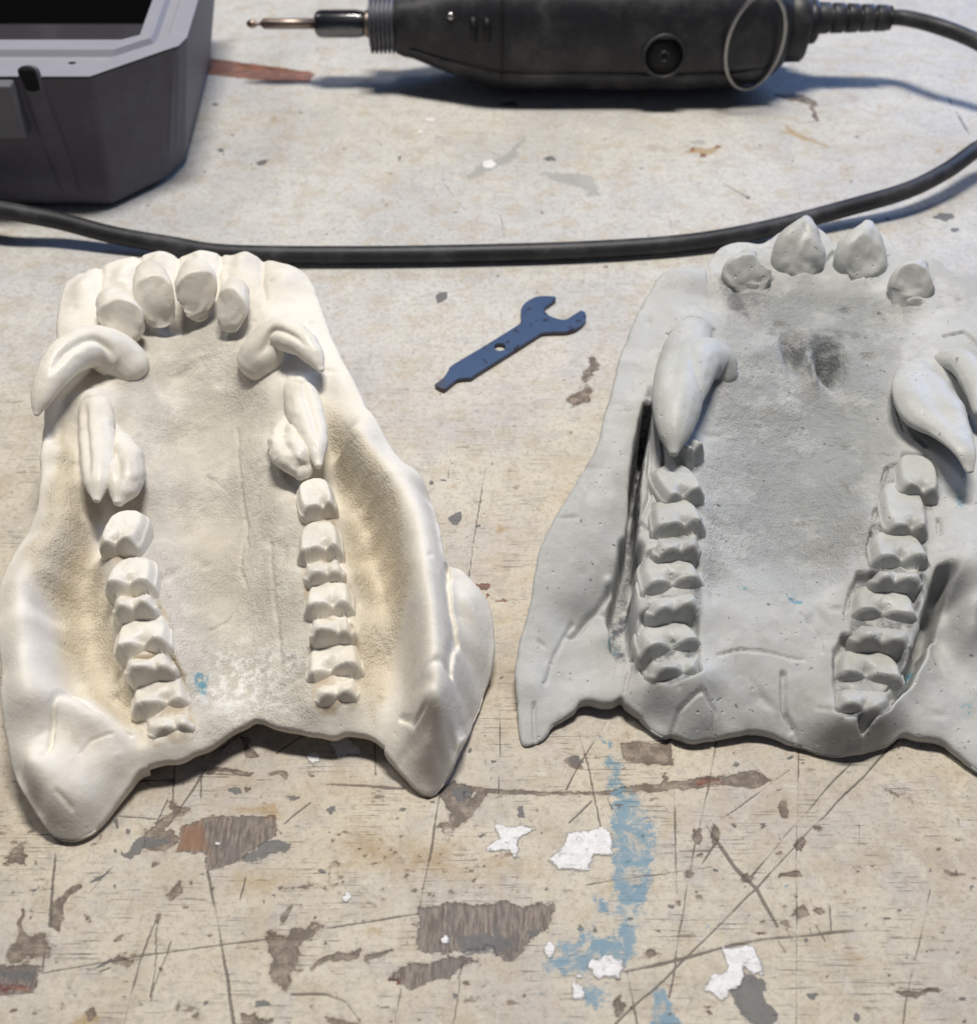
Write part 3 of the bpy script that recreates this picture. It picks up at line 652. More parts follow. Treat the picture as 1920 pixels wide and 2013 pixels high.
def molar(root, name, view, crests, ztop, zgum, start, mat, seed=0, notch=.30, wid=.16, drop=None, at=at, k=1.0):
    """crests: pixel segments along the lit lophs, far to near; start: pixel row where the crown begins"""
    zgum = zgum * k
    L = [(at(view, *c[0], ztop), at(view, *c[1], ztop)) for c in crests]
    b = sum(((q - p)[:2] for p, q in L), np.zeros(2)); b /= np.linalg.norm(b)
    a = np.array([b[1], -b[0]])              # towards the viewer
    mids = [(p + q)[:2] / 2 for p, q in L]
    x0, y0, f = VIEWS[view]
    zraw = ztop
    p0 = at(view, (crests[0][0][0] + crests[0][1][0]) / 2, start, ztop - .25)[:2]
    org = mids[0]; tt = [float((m - org) @ a) for m in mids]; tb = float((p0 - org) @ a)
    ztop = float(np.mean([p[2] for q in L for p in q]))
    dv = drop or max(.62, .85 * (ztop - zgum) + .12)
    tl = tb - .16; th_ = tt[-1] + .30
    hw = [float(np.linalg.norm((q - p)[:2])) / 2 + wid for p, q in L]; so = [float((m - org) @ b) for m in mids]
    rv = np.random.RandomState(seed + 77); hw = [h * rv.uniform(.94, 1.06) for h in hw]; so = [o_ + rv.uniform(-.04, .04) for o_ in so]
    nr, nt = 34, 88; th = np.linspace(0, 2 * math.pi, nt, endpoint=False)
    rho = np.concatenate([np.linspace(0.02, .80, 26), np.linspace(.84, 1.0, 8), [1.02, 1.04, 1.05, 1.06, 1.06, 1.05, 1.03, 1.0]])
    tc, tr = (tl + th_) / 2, (th_ - tl) / 2
    V = []
    rnd = np.random.RandomState(seed + 11); cus = rnd.uniform(-.10, .12, (4, 2)); sk = rnd.uniform(-.22, .22, 4)
    for k, r in enumerate(rho):
        rr = min(r, 1.06)
        c, s = np.cos(th), np.sin(th); e = 3.2
        q = (np.abs(c) ** e + np.abs(s) ** e) ** (-1 / e)
        T = tc + tr * rr * q * s
        W = np.interp(T, [tl] + tt + [th_], [hw[0] * .92] + hw + [hw[-1] * .86]); O_ = np.interp(T, [tl] + tt + [th_], [so[0]] + so + [so[-1]])
        for t1, t2 in zip(tt[:-1], tt[1:]): W = W - .09 * np.exp(-((T - (t1 + .38 * (t2 - t1))) / .16) ** 2)
        Sx = W * rr * q * c; ss = Sx / W
        if len(tt) > 0:                      # profile along the row
            kx, kz = [tl, tl + .16, tl + .6 * (tt[0] - tl)], [-.55, -.34, -.12]
            for i, t1 in enumerate(tt):
                kx += [t1 - .10, t1 - .02, t1 + .04, t1 + .17]; kz += [-.05, 0, -.06, -dv * (.88 if i < len(tt) - 1 else 1)]
            kx += [th_]; kz += [-dv * 1.25]
            for i in range(1, len(kx)): kx[i] = max(kx[i], kx[i - 1] + .02)
            skew = .10 * np.sin(ss * 2.2 + sk[0]) + .06 * ss * sk[1] * 5
            sag = .16 * (np.abs(ss) - .5)    # crest bows towards the viewer at the cusps
            zt = np.interp(T - sag * .6 + skew * .3, kx, kz)
            near = np.zeros_like(T); 
            for i, t1 in enumerate(tt):
                g = np.exp(-((T - t1) / .26) ** 2)
                zt = zt - notch * g * np.exp(-np.abs((ss - .08 + sk[i]) / .22) ** 1.5) + g * ((.07 + cus[i, 1]) * np.exp(-((ss - .55) / .26) ** 2) + (.06 + cus[i, 0]) * np.exp(-((ss + .55) / .3) ** 2))
        edge = sstep(.62, 1.0, np.full_like(T, rr)); zt = zt - .34 * edge ** 2 * 1.0
        zz = ztop + zt
        if k >= 34:
            fr = (k - 33) / 8; zz = zz * (1 - fr) + (zgum - .7) * fr
        q1 = fbm(org[0] * 3 + T * 2.6 + seed, org[1] + Sx * 2.6, seed, 3)
        zz = zz + .05 * fbm(org[0] * 3 + T * 4.5 + seed, org[1] + Sx * 4.5, seed, 3) - .16 * np.maximum(0, .10 - np.abs(q1)) * (rr < .95)
        xy = org[None] + T[:, None] * a + (Sx + O_)[:, None] * b
        V.append(np.column_stack([xy, zz]))
    m = len(V); V = np.vstack(V)
    i, j = np.meshgrid(np.arange(m - 1), np.arange(nt), indexing='ij'); j2 = (j + 1) % nt
    F = np.stack([i * nt + j, (i + 1) * nt + j, (i + 1) * nt + j2, i * nt + j2], -1).reshape(-1, 4)
    return fix_normals(mesh(name, V, F.tolist() + [list(range(nt))], mat, root))

def fang(root, name, view, path, mat, flat=.75, n=44, prof=None, up=(0, -.4, .9), seed=0, facet=None, rag=.05):
    """path rows: x, y (pixels), z, full width in pixels; facet = (normal, offset) grinds a worn face on it"""
    P = np.array([at(view, p[0], p[1], p[2]) for p in path])
    R = np.array([[pxcm(view, p[3], p[1], p[2]) / 2, pxcm(view, p[3], p[1], p[2]) / 2 * flat] for p in path])
    pf = (lambda th, t: (prof(th, t) if prof else 1.0) * (1 + .055 * fbm(np.cos(th) * 3 + 9 + seed, np.sin(th) * 3 + 9 + t * 1.2, seed + 2, 3)))
    V, F = sweep(P, R, n, 64, up, pf)
    c = V.mean(0); d = V - c; nr = np.linalg.norm(d, axis=1)[:, None] + .01
    q = V[:, 1] + .7 * V[:, 2]
    dl = rag * (1.3 * fbm(V[:, 0] * 1.6 + seed, q * 1.6, seed, 3) + .5 * fbm(V[:, 0] * 6 + seed, q * 6, seed + 3, 3)
                + 1.2 * np.minimum(0, fbm(V[:, 0] * 2.2, q * 2.2, seed + 9, 2) + .12) * 2)
    V = V + d / nr * dl[:, None]
    if facet:
        nrm = np.array(facet[0]); nrm /= np.linalg.norm(nrm); off = facet[1] * R.max() * 1.3
        e = (V - c) @ nrm - off - .30 * fbm(V[:, 0] * 1.7 + seed, V[:, 2] * 1.7, seed + 5, 3)
        V = V - np.maximum(0, e)[:, None] * nrm * .88
    return fix_normals(mesh(name, V, F, mat, root))
def groove(at_th, depth, w=.35, t0=.0, t1=1.0):
    def f(th, t):
        d = np.angle(np.exp(1j * (th - at_th))); return 1 - depth * np.exp(-(d / w) ** 2) * float(sstep(t0, t0 + .15, np.array(t)) * (1 - sstep(t1 - .2, t1, np.array(t))))
    return f
def wp(view, x, y, z): return at(view, x, y, z)

# ---- cream cast on the left
def cream_cast():
    at = low_at(1150, 1400, .15); pts = low(1150, 1400, .15)
    root = thing('jaw_cast', at('M', 430, 1000, 0), 'cream white upper jaw cast with curved fangs, whole and standing left of the grey one', 'jaw cast', 'upper jaw casts lying teeth up on the bench')
    out = pts('M', [(150, 527, 3.1), (200, 508, 3.3), (240, 496, 3.35), (275, 490, 3.4), (310, 487, 3.4), (345, 494, 3.3), (380, 487, 3.4), (425, 487, 3.4), (450, 492, 3.3), (475, 487, 3.4), (500, 497, 3.3), (530, 503, 3.3), (560, 512, 3.3), (590, 535, 3.2), (608, 575, 3.1),
        (630, 640, 3.1), (660, 702, 3.05), (700, 782, 2.95), (740, 850, 2.85), (770, 888, 2.8), (808, 920, 2.8), (828, 960, 2.8), (840, 1020, 2.8), (850, 1072, 2.7),
        (880, 1090, 2.3), (915, 1130, 1.9), (936, 1170, 1.5), (943, 1225, 1.1), (940, 1290, .6), (925, 1335, .35), (908, 1392, .2), (890, 1432, .2), (870, 1472, .2), (850, 1510, .2), (825, 1526, .2), (800, 1512, .35), (775, 1480, .6),
        (750, 1445, .9), (722, 1416, 1.0), (700, 1405, 1.0), (665, 1404, 1.0), (640, 1412, .95), (600, 1405, 1.0), (540, 1391, 1.1), (495, 1378, 1.15), (474, 1386, 1.1), (440, 1405, 1.05), (405, 1428, 1.0), (375, 1440, 1.0), (340, 1455, 1.0), (290, 1462, 1.0), (266, 1470, .9),
        (245, 1500, .7), (215, 1545, .5), (187, 1585, .35), (165, 1604, .3), (130, 1612, .25), (97, 1598, .35), (75, 1560, .7), (42, 1500, 1.1), (24, 1452, 1.6), (16, 1400, 2.0), (8, 1290, 2.5), (2, 1180, 2.65), (8, 1112, 2.6), (27, 1070, 2.5), (58, 1022, 2.45),
        (77, 965, 2.5), (82, 900, 2.55), (88, 820, 2.6), (104, 730, 2.8), (113, 650, 2.95), (117, 590, 3.05), (128, 545, 3.1)])
    rows = [('molar', 'B', [((500, 285), (685, 285))], 2.95, 2.35, 120),
            ('molar', 'B', [((550, 500), (755, 490)), ((590, 632), (780, 612))], 2.7, 2.12, 355),
            ('molar', 'B', [((600, 820), (840, 792)), ((655, 960), (870, 922))], 2.42, 1.85, 625),
            ('molar', 'B', [((680, 1140), (930, 1095)), ((770, 1268), (965, 1222))], 1.9, 1.35, 925),
            ('molar', 'C', [((375, 378), (530, 350))], 3.0, 2.45, 215),
            ('molar', 'C', [((365, 590), (555, 575)), ((395, 715), (570, 692))], 2.75, 2.22, 430),
            ('molar', 'C', [((400, 880), (620, 858)), ((425, 1022), (620, 1005))], 2.45, 1.95, 720),
            ('molar', 'C', [((420, 1212), (660, 1185)), ((450, 1350), (640, 1325))], 2.12, 1.55, 1010)]
    c = [crown_ctrl(rows, at),
         ledge('C', L_(pts, 'C', [(600, 0, 3.15), (660, 95, 3.1), (720, 190, 3.05), (780, 285, 3.0), (840, 380, 3.0), (890, 500, 3.05), (925, 640, 3.12), (950, 800, 3.2), (985, 900, 3.25), (1000, 1000, 3.3), (1008, 1200, 3.36), (1015, 1380, 3.3)]), 1.2, .45, 1),
         ledge('M', L_(pts, 'M', [(800, 932, 3.0), (826, 1000, 3.1), (840, 1080, 3.2), (846, 1180, 3.3), (852, 1280, 3.38), (847, 1345, 3.3)]), .8, .28, -1), ledge('M', L_(pts, 'M', [(806, 1368, 3.2), (828, 1380, 3.2), (846, 1362, 3.2)]), 1.3, .30, 1),
         pts('C', [(460, 1475, 1.38), (560, 1462, 1.42), (650, 1420, 1.4), (690, 400, 1.6), (735, 520, 1.25), (775, 650, 1.1), (790, 780, 1.1), (820, 900, 1.2), (590, 200, 2.1), (640, 300, 1.8)]),
         ledge('B', L_(pts, 'B', [(380, 0, 2.55), (375, 200, 2.45), (328, 300, 2.45), (235, 430, 2.55), (178, 520, 2.65), (178, 620, 2.7), (205, 800, 2.62), (235, 950, 2.48), (295, 1050, 2.3)]), .95, .42, -1),
         pts('B', [(450, 60, 2.0), (440, 300, 1.75), (100, 800, 2.95), (110, 600, 2.9), (300, 100, 2.75), (250, 250, 2.75)]),
         pts('B', [(100, 800, 2.95), (110, 600, 2.9), (300, 100, 2.75), (250, 250, 2.75)]),
         pts('M', [(330, 640, 2.4), (340, 720, 2.1), (360, 850, 1.3), (400, 1000, .95), (420, 1150, .85), (430, 1300, .95), (470, 1368, 1.15), (290, 800, 2.35), (270, 930, 2.2), (285, 1050, 2.05), (320, 1150, 1.85), (350, 1250, 1.6), (385, 1340, 1.3), (380, 1405, 1.12),
             (510, 760, 2.55), (525, 870, 2.4), (535, 960, 2.3), (545, 1100, 2.05), (555, 1250, 1.7), (560, 1350, 1.35), (460, 800, 1.7), (470, 1000, 1.2), (480, 1200, 1.05),
             (655, 1000, 2.2), (690, 1100, 1.95), (712, 1200, 1.75), (700, 1320, 1.45), (640, 1380, 1.2),
             (738, 1280, 1.2),
             (665, 735, 3.1), (735, 865, 3.0), 
             (770, 1340, 1.75), (745, 1390, 1.3), (770, 1425, 1.2), (800, 1440, 1.3), (822, 1405, 2.1), (830, 1440, 1.5), (822, 1490, .65), (865, 1390, 1.9), (880, 1330, 1.9), (865, 1440, .9), (848, 1475, .7),
             (870, 1120, 2.35), (868, 1180, 2.2), (880, 1250, 1.9), (895, 1150, 2.2), (915, 1190, 1.8), (918, 1250, 1.4), (905, 1310, 1.2),
             (150, 550, 3.2), (140, 650, 3.05), (125, 760, 2.95), (112, 860, 2.85), (104, 960, 2.75), (78, 1050, 2.85), (45, 1110, 3.0), (36, 1180, 3.1), (44, 1260, 3.05), (58, 1340, 2.85), (150, 860, 2.3), (155, 960, 2.1), (150, 1020, 2.2), (95, 1090, 2.7), (70, 1180, 2.9)]),
         pts('B', [(330, 1090, 2.15), (270, 1220, 2.0), (220, 1380, 1.85), (100, 1000, 3.0), (130, 1420, 2.3), (180, 1560, 1.7), (235, 1700, 1.05), (380, 1120, 2.3), (520, 1190, 2.0), (640, 1262, 1.6), (480, 1330, 1.65), (600, 1450, 1.3), (420, 1460, 1.6), (300, 1500, 1.85), (255, 1600, 1.6), (450, 1650, 1.1), (350, 1760, .75), (560, 1600, .85),
             (400, 500, 1.35), (420, 700, .95), (470, 850, .8), (540, 1000, .8), (610, 1150, .85), (700, 1250, .95), (760, 1330, 1.1), (300, 760, 1.35), (350, 900, 1.4), (420, 1050, 1.5), (480, 1130, 1.75),
             (760, 1370, 1.3), (860, 1335, 1.42), (960, 1305, 1.38), (1030, 1250, 1.35), (470, 180, 2.1), (505, 400, 1.85), (555, 700, 1.5), (625, 950, 1.25), (695, 1150, 1.15)]),
         pts('A', [(420, 360, 3.25), (600, 330, 3.25), (800, 260, 3.35), (1020, 240, 3.35), (1250, 250, 3.35), (1480, 320, 3.35), (1560, 450, 3.35), (1400, 420, 3.25), (820, 530, 2.8), (1000, 520, 2.8), (1180, 570, 2.8), (700, 610, 2.8), (350, 480, 3.2), (345, 600, 3.0), (900, 700, 2.4), (1150, 700, 2.45),
             (300, 1000, 2.8), (270, 1150, 2.75), (440, 1100, 2.2), (435, 1300, 2.05), (1620, 560, 3.3), (1700, 700, 3.2), (1780, 800, 3.15), (1860, 1000, 3.05), (1720, 1050, 2.4), (1810, 1200, 1.9), (1660, 900, 2.7), (760, 900, 2.45), (700, 1100, 2.35)])]
    bumps = [(wp('A', x, y, 3.3), (r, .62), a) for x, y, r, a in ((440, 300, .44, .26), (650, 250, .36, .26), (840, 190, .38, .30), (1050, 185, .42, .30), (1275, 190, .38, .30), (1500, 270, .55, .30))]
    bumps += [(wp('A', x, y, z), r, a) for x, y, z, r, a in ((660, 720, 2.9, .75, .4), (1360, 700, 2.9, .75, .4), (515, 950, 2.5, .55, .5), (1580, 880, 2.6, .5, .45), (560, 1250, 2.4, .65, .55), (1570, 1150, 2.5, .6, .5))]
    bumps += [(wp('C', 1010, 1540, 1.8), (.35, .3), -.35), (wp('C', 1180, 1170, 1.8), (.2, .3), .15)]
    gr = [(pts('A', [(530, 170), (525, 330), (560, 440)], 3.3), -.13, .13), (pts('A', [(735, 140), (715, 260), (700, 340)], 3.3), -.10, .13), (pts('A', [(935, 125), (925, 300)], 3.3), -.10, .13), (pts('A', [(1165, 125), (1150, 260), (1140, 340)], 3.3), -.11, .13), (pts('A', [(1385, 155), (1380, 280), (1400, 360)], 3.3), -.13, .13),
          (pts('A', [(1240, 1000), (1250, 1200), (1280, 1400), (1290, 1600)], 2.1), .05, .07), (pts('B', [(1250, 0), (1270, 200), (1220, 400), (1260, 500), (1150, 640), (1060, 700)], 1.7), .045, .06),
          (pts('B', [(340, 1090), (290, 1180), (225, 1390)], 2.0), .07, .16), (pts('B', [(370, 1110), (520, 1190), (660, 1270)], 1.8), .05, .12),
          (pts('C', [(1010, 1480), (960, 1500), (880, 1420)], 2.2), .06, .15), (pts('C', [(1120, 700), (1130, 900), (1160, 1050), (1130, 1300)], 2.4), .09, .3),
          (pts('C', [(760, 1040), (800, 1120), (820, 1160)], 1.4), .03, .08), (pts('B', [(420, 1390), (480, 1330), (580, 1300)], 1.6), .04, .05), (pts('B', [(330, 1640), (380, 1680)], 1.0), .05, .07),
          (pts('A', [(1070, 1220), (1180, 1290)], 2.2), .03, .05), (pts('C', [(210, 560), (240, 900), (260, 1200)], 2.0), .05, .06)]
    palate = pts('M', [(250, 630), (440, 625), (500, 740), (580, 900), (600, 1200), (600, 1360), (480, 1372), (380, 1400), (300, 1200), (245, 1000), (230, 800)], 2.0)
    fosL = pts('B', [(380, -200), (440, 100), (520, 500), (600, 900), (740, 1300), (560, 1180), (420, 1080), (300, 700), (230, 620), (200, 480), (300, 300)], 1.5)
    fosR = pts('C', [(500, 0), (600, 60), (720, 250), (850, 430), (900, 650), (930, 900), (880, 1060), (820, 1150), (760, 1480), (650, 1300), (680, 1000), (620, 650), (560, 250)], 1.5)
    notchz = pts('B', [(1010, 990), (1070, 990), (1070, 1100), (1020, 1100)], 1.2)
    snow = pts('B', [(1050, 900), (1300, 800), (1450, 900), (1450, 1150), (1250, 1200), (1100, 1150)], 1.3)
    z = {'dirt_shade': [(q, .08, .6) for q in crown_rings(rows, at)], 'dull': [(palate, .35, .8), (fosL, .2, .3), (fosR, .2, .3)], 'grain': [(palate, .25, .75), (fosL, .2, 1.0), (fosR, .2, 1.0)], 'tint': [(fosL, .3, .62), (fosR, .3, .62), (pts('B', [(900, 100), (1250, 300), (1200, 650), (1000, 650)], 1.8), .7, .35)],
         'dust': [(snow, .7, .8)], 'blue': [(notchz, .05, .8)]}
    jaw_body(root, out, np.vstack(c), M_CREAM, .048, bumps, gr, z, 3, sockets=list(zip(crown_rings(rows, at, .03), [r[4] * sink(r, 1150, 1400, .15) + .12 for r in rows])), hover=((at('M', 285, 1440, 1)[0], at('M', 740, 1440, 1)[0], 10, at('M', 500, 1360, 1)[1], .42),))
    mt = M_CREAM_T
    # incisors
    for i, (p, fl) in enumerate((([(590, 375, 3.75, 170), (615, 430, 3.9, 215), (655, 490, 3.75, 225), (690, 535, 3.35, 160)], .8), ([(785, 225, 3.95, 150), (800, 290, 4.1, 200), (820, 390, 3.9, 205), (840, 460, 3.4, 160)], .8),
                                 ([(1030, 215, 3.95, 160), (1035, 280, 4.1, 215), (1035, 370, 3.9, 200), (1040, 420, 3.4, 150)], .8), ([(1235, 295, 3.8, 110), (1235, 350, 3.95, 165), (1220, 430, 3.75, 160), (1205, 500, 3.3, 120)], .85))):
        fang(root, 'incisor', 'A', p, mt, fl, 30, groove(math.pi / 2 + .3, .06, .5, .15, .9), seed=i + 2, facet=(((.10, -.88, .46), (.3, -.82, .5), (.35, -.80, .42), (-.2, -.80, .5))[i], .58))
    # canines
    fang(root, 'canine', 'A', [(700, 740, 2.75, 210), (610, 665, 3.2, 250), (480, 620, 3.75, 235), (350, 680, 4.0, 215), (265, 790, 3.95, 165), (215, 900, 3.75, 110), (193, 975, 3.55, 34)], mt, .85, 56, groove(1.9, .30, .22, .15, .78), seed=21)
    fang(root, 'canine', 'A', [(1340, 720, 2.8, 215), (1390, 650, 3.2, 240), (1470, 560, 3.7, 200), (1580, 590, 3.95, 165), (1650, 665, 3.85, 115), (1692, 742, 3.65, 40)], mt, .85, 56, groove(1.3, .30, .22, .1, .82), seed=25)
    # long premolars behind the canines
    fang(root, 'premolar', 'A', [(505, 820, 2.4, 140), (505, 960, 2.65, 180), (512, 1100, 2.85, 192), (518, 1240, 2.95, 182), (512, 1350, 2.95, 135), (508, 1428, 2.85, 45)], mt, .85, 50, groove(1.2, .26, .25, .25, .95), seed=31, rag=.09)
    fang(root, 'premolar', 'A', [(590, 1060, 2.2, 100), (625, 1180, 2.5, 205), (655, 1280, 2.75, 225), (645, 1370, 2.75, 175), (625, 1440, 2.7, 60)], mt, .9, 44, groove(1.5, .3, .3, .1, .95), seed=33, rag=.15)
    fang(root, 'premolar', 'A', [(1550, 770, 2.5, 130), (1590, 900, 2.75, 190), (1630, 1030, 2.95, 182), (1660, 1140, 3.05, 140), (1678, 1245, 3.0, 42)], mt, .9, 50, groove(1.9, .26, .25, .2, .9), seed=35, rag=.09)
    fang(root, 'premolar', 'A', [(1520, 1010, 2.4, 90), (1505, 1120, 2.7, 190), (1555, 1210, 2.85, 210), (1600, 1280, 2.7, 110)], mt, .8, 44, groove(1.5, .3, .3, .1, .95), seed=37, rag=.14)
    for k, r in enumerate(rows): molar(root, r[0], *r[1:6], mt, k + 1, *r[6:], at=at, k=sink(r, 1150, 1400, .15))
cream_cast()

# ---- grey cast on the right
def grey_cast():
    pts = low(1050, 1380, .24); at = low_at(1050, 1380, .24)
    root = thing('jaw_cast', at('M', 1480, 1000, 0), 'grey plaster upper jaw cast with pits behind its incisors, cut by the right edge', 'jaw cast', 'upper jaw casts lying teeth up on the bench')
    out = np.vstack([pts('D', [(590, 282, 3.3), (630, 236, 3.4), (700, 214, 3.45), (785, 214, 3.5), (820, 175, 3.55), (865, 130, 3.6), (930, 113, 3.65), (1010, 122, 3.65), (1050, 105, 3.65), (1100, 70, 3.7), (1180, 45, 3.7), (1260, 70, 3.7), (1310, 130, 3.6), (1350, 85, 3.7), (1440, 60, 3.7), (1510, 90, 3.7), (1560, 155, 3.6), (1640, 155, 3.65), (1720, 190, 3.6), (1790, 245, 3.55), (1870, 240, 3.5)]),
        pts('S', [(1945, 550, 3.4), (1965, 600, 3.3), (1982, 680, 3.2), (1994, 780, 3.1), (2006, 900, 3.0), (2045, 1050, 2.8), (2092, 1180, 2.5), (2120, 1300, 1.8), (2112, 1430, .9), (2070, 1545, .3), (2010, 1570, .25)]),
        pts('F', [(1540, 1990, .3), (1440, 1922, .4), (1360, 1850, .5), (1280, 1782, .6), (1220, 1752, .7), (1150, 1745, .7), (1080, 1726, .7), (1040, 1740, .6), (980, 1790, .4), (880, 1840, .25), (760, 1866, .2), (650, 1866, .2), (580, 1842, .3), (520, 1810, .4), (420, 1780, .5), (320, 1730, .6), (200, 1722, .6), (100, 1746, .6)]),
        pts('E', [(1320, 1787, .5), (1240, 1808, .4), (1170, 1822, .35), (1130, 1832, .3), (1050, 1848, .25), (1000, 1836, .3), (920, 1797, .4), (880, 1810, .35), (820, 1770, .45), (760, 1702, .6), (700, 1642, .75), (660, 1602, .85), (648, 1572, .9), (585, 1600, .85), (520, 1605, .8), (450, 1590, .8), (400, 1602, .7), (380, 1642, .6), (300, 1700, .5), (240, 1742, .4), (200, 1820, .2), (130, 1855, .15), (78, 1850, .15),
                  (56, 1650, .5), (55, 1450, .9), (72, 1300, 1.1), (108, 1180, 1.3), (148, 1000, 1.6), (178, 800, 1.95), (240, 640, 2.25), (330, 480, 2.45), (440, 300, 2.7), (525, 140, 2.8), (552, 0, 2.85)]),
        pts('D', [(405, 770, 2.95), (430, 680, 3.0), (460, 560, 3.05), (500, 460, 3.1), (550, 350, 3.2)])])
    rows = [('premolar', 'E', [((1015, 190), (1105, 150))], 3.0, 2.4, 70, .15, .1),
            ('premolar', 'E', [((905, 430), (1105, 395))], 2.95, 2.4, 235, .38),
            ('molar', 'E', [((850, 590), (1100, 580)), ((840, 735), (1080, 728))], 2.78, 2.3, 430),
            ('molar', 'E', [((800, 920), (1100, 890)), ((820, 1085), (1080, 1050))], 2.5, 2.02, 735, .36),
            ('molar', 'E', [((780, 1290), (1090, 1250)), ((835, 1452), (1070, 1405))], 2.2, 1.7, 1100, .36),
            ('premolar', 'F', [((1060, 365), (1260, 395))], 3.05, 2.5, 190),
            ('premolar', 'F', [((980, 575), (1210, 600))], 2.92, 2.45, 340),
            ('molar', 'F', [((905, 740), (1200, 770)), ((915, 875), (1170, 890))], 2.74, 2.3, 595),
            ('molar', 'F', [((800, 1020), (1150, 1075)), ((805, 1205), (1080, 1235))], 2.5, 2.02, 875, .36),
            ('molar', 'F', [((710, 1375), (1060, 1425)), ((715, 1570), (950, 1600))], 2.2, 1.7, 1235, .36)]
    c = [crown_ctrl(rows, at),
         ledge('E', L_(pts, 'E', [(640, 810, 1.8), (595, 865, 1.66), (545, 920, 1.52), (515, 970, 1.44), (480, 1020, 1.35), (425, 1080, 1.24), (370, 1130, 1.14)]), .22, .14, -1),
         pts('E', [(560, 1150, 1.05), (600, 1250, .95), (520, 1250, .95)]),
         dens('E', L_(pts, 'E', [(752, -60, 3.0), (748, 0, 2.95), (708, 120, 2.9), (676, 250, 2.8), (640, 400, 2.6), (632, 480, 2.5), (655, 560, 2.3), (662, 700, 2.0), (645, 800, 1.85)])),
         pts('E', [(600, 200, 2.95), (480, 500, 2.6), (350, 800, 2.0), (300, 1000, 1.6), (200, 1200, 1.3), (130, 1500, 1.0), (120, 1750, .4), (250, 1500, .75), (350, 1300, .95), (450, 1420, .85), (540, 1470, .85), (600, 1420, .85), (640, 1320, .8), 
             (815, 200, 2.45), (790, 400, 2.3), (765, 600, 2.15), (735, 800, 2.05), (700, 950, 1.9), (690, 1050, 1.85), (705, 1200, 1.75), (745, 1300, 1.65), (700, 1350, 1.05), (760, 1450, 1.15), (830, 1500, 1.55), (900, 1495, 1.85), (950, 1445, 2.1), (1030, 1420, 2.35), (1100, 1440, 2.25), (900, 1600, 1.55), (760, 1600, 1.0), (1000, 1570, 1.75), (1100, 1620, 1.5), (1150, 1720, .9), (960, 1700, .95), (850, 1700, .75), (1060, 1740, .8), (1250, 1500, 1.6), (1300, 1600, 1.3), (1350, 1700, .95), (1250, 1720, .75), (1200, 1600, 1.25),
             (1190, 100, 2.2), (1200, 400, 1.9), (1185, 700, 1.75), (1175, 950, 1.75), (1150, 1200, 1.95), (1160, 1380, 1.8)]),
         pts('F', [(300, 300, 1.8), (550, 300, 1.85), (300, 600, 1.45), (500, 600, 1.5), (300, 850, 1.4), (550, 850, 1.5), (200, 960, 1.95), (400, 1000, 1.95), (300, 1150, 1.92), (500, 1200, 1.85), (200, 1320, 1.78), (400, 1330, 1.74), (550, 1350, 1.72), (150, 1450, 1.5), (300, 1500, 1.4), (200, 1600, 1.0), (350, 1600, 1.1), (450, 1650, 1.0), (560, 1550, 1.55), (600, 1650, 1.5), (690, 1690, 1.75), (790, 1720, 1.7), (880, 1690, 1.65), (700, 1800, .8), (850, 1790, .9), (960, 1700, 1.25), (1020, 1610, 1.45), (1110, 1510, 1.4), (1150, 1600, 1.1), (1250, 1650, 1.0), (1250, 1500, 1.2), (1350, 1700, .8),
             (1420, 700, 2.8), (1370, 850, 2.65), (1410, 1000, 2.45), (1440, 1150, 2.2), (1300, 1120, 1.2), (1270, 1250, 1.1), (1350, 1350, 1.2),
             (990, 200, 2.6), (915, 330, 2.5), (855, 560, 2.4), (790, 850, 2.2), (735, 1000, 2.1), (655, 1200, 1.95), (630, 1400, 1.85), (645, 1560, 1.7), (1340, 400, 2.6), (1280, 700, 2.4), (1230, 880, 2.3), (1190, 1060, 2.1), (1130, 1280, 1.9), (1040, 1480, 1.7)]),
         pts('D', [(700, 260, 3.5), (640, 330, 3.4), (650, 400, 3.3), (750, 330, 3.4), (780, 400, 3.25), (850, 300, 3.35), (900, 400, 3.0), (1050, 380, 3.0), (1200, 380, 2.95), (1300, 350, 3.0), (1500, 400, 3.0), (1000, 550, 2.85), (1000, 700, 2.45), (1150, 560, 2.7), (1280, 600, 2.7), (1215, 470, 2.85), (1390, 560, 2.85), (1450, 700, 2.7), (1100, 750, 2.45), (1250, 800, 2.15), (1000, 900, 2.0), (1300, 950, 1.95), (1500, 500, 3.0), (1530, 650, 2.8), (1540, 800, 2.65), (1650, 420, 3.15), (1750, 350, 3.35), (1850, 320, 3.45), (1800, 450, 3.3), (1870, 500, 3.3), (850, 700, 2.7), (900, 550, 2.95), (540, 440, 3.2), (500, 600, 3.1), (470, 800, 3.0), (880, 160, 3.65), (1030, 170, 3.6), (1300, 190, 3.5), (1560, 210, 3.5), (1170, 130, 3.6), (1420, 150, 3.6)]),
         pts('S', [(1960, 700, 3.1), (1960, 900, 2.9), (1990, 1100, 2.5), (2050, 1300, 1.8), (1990, 1420, 1.0), (1930, 1250, 1.6)])]
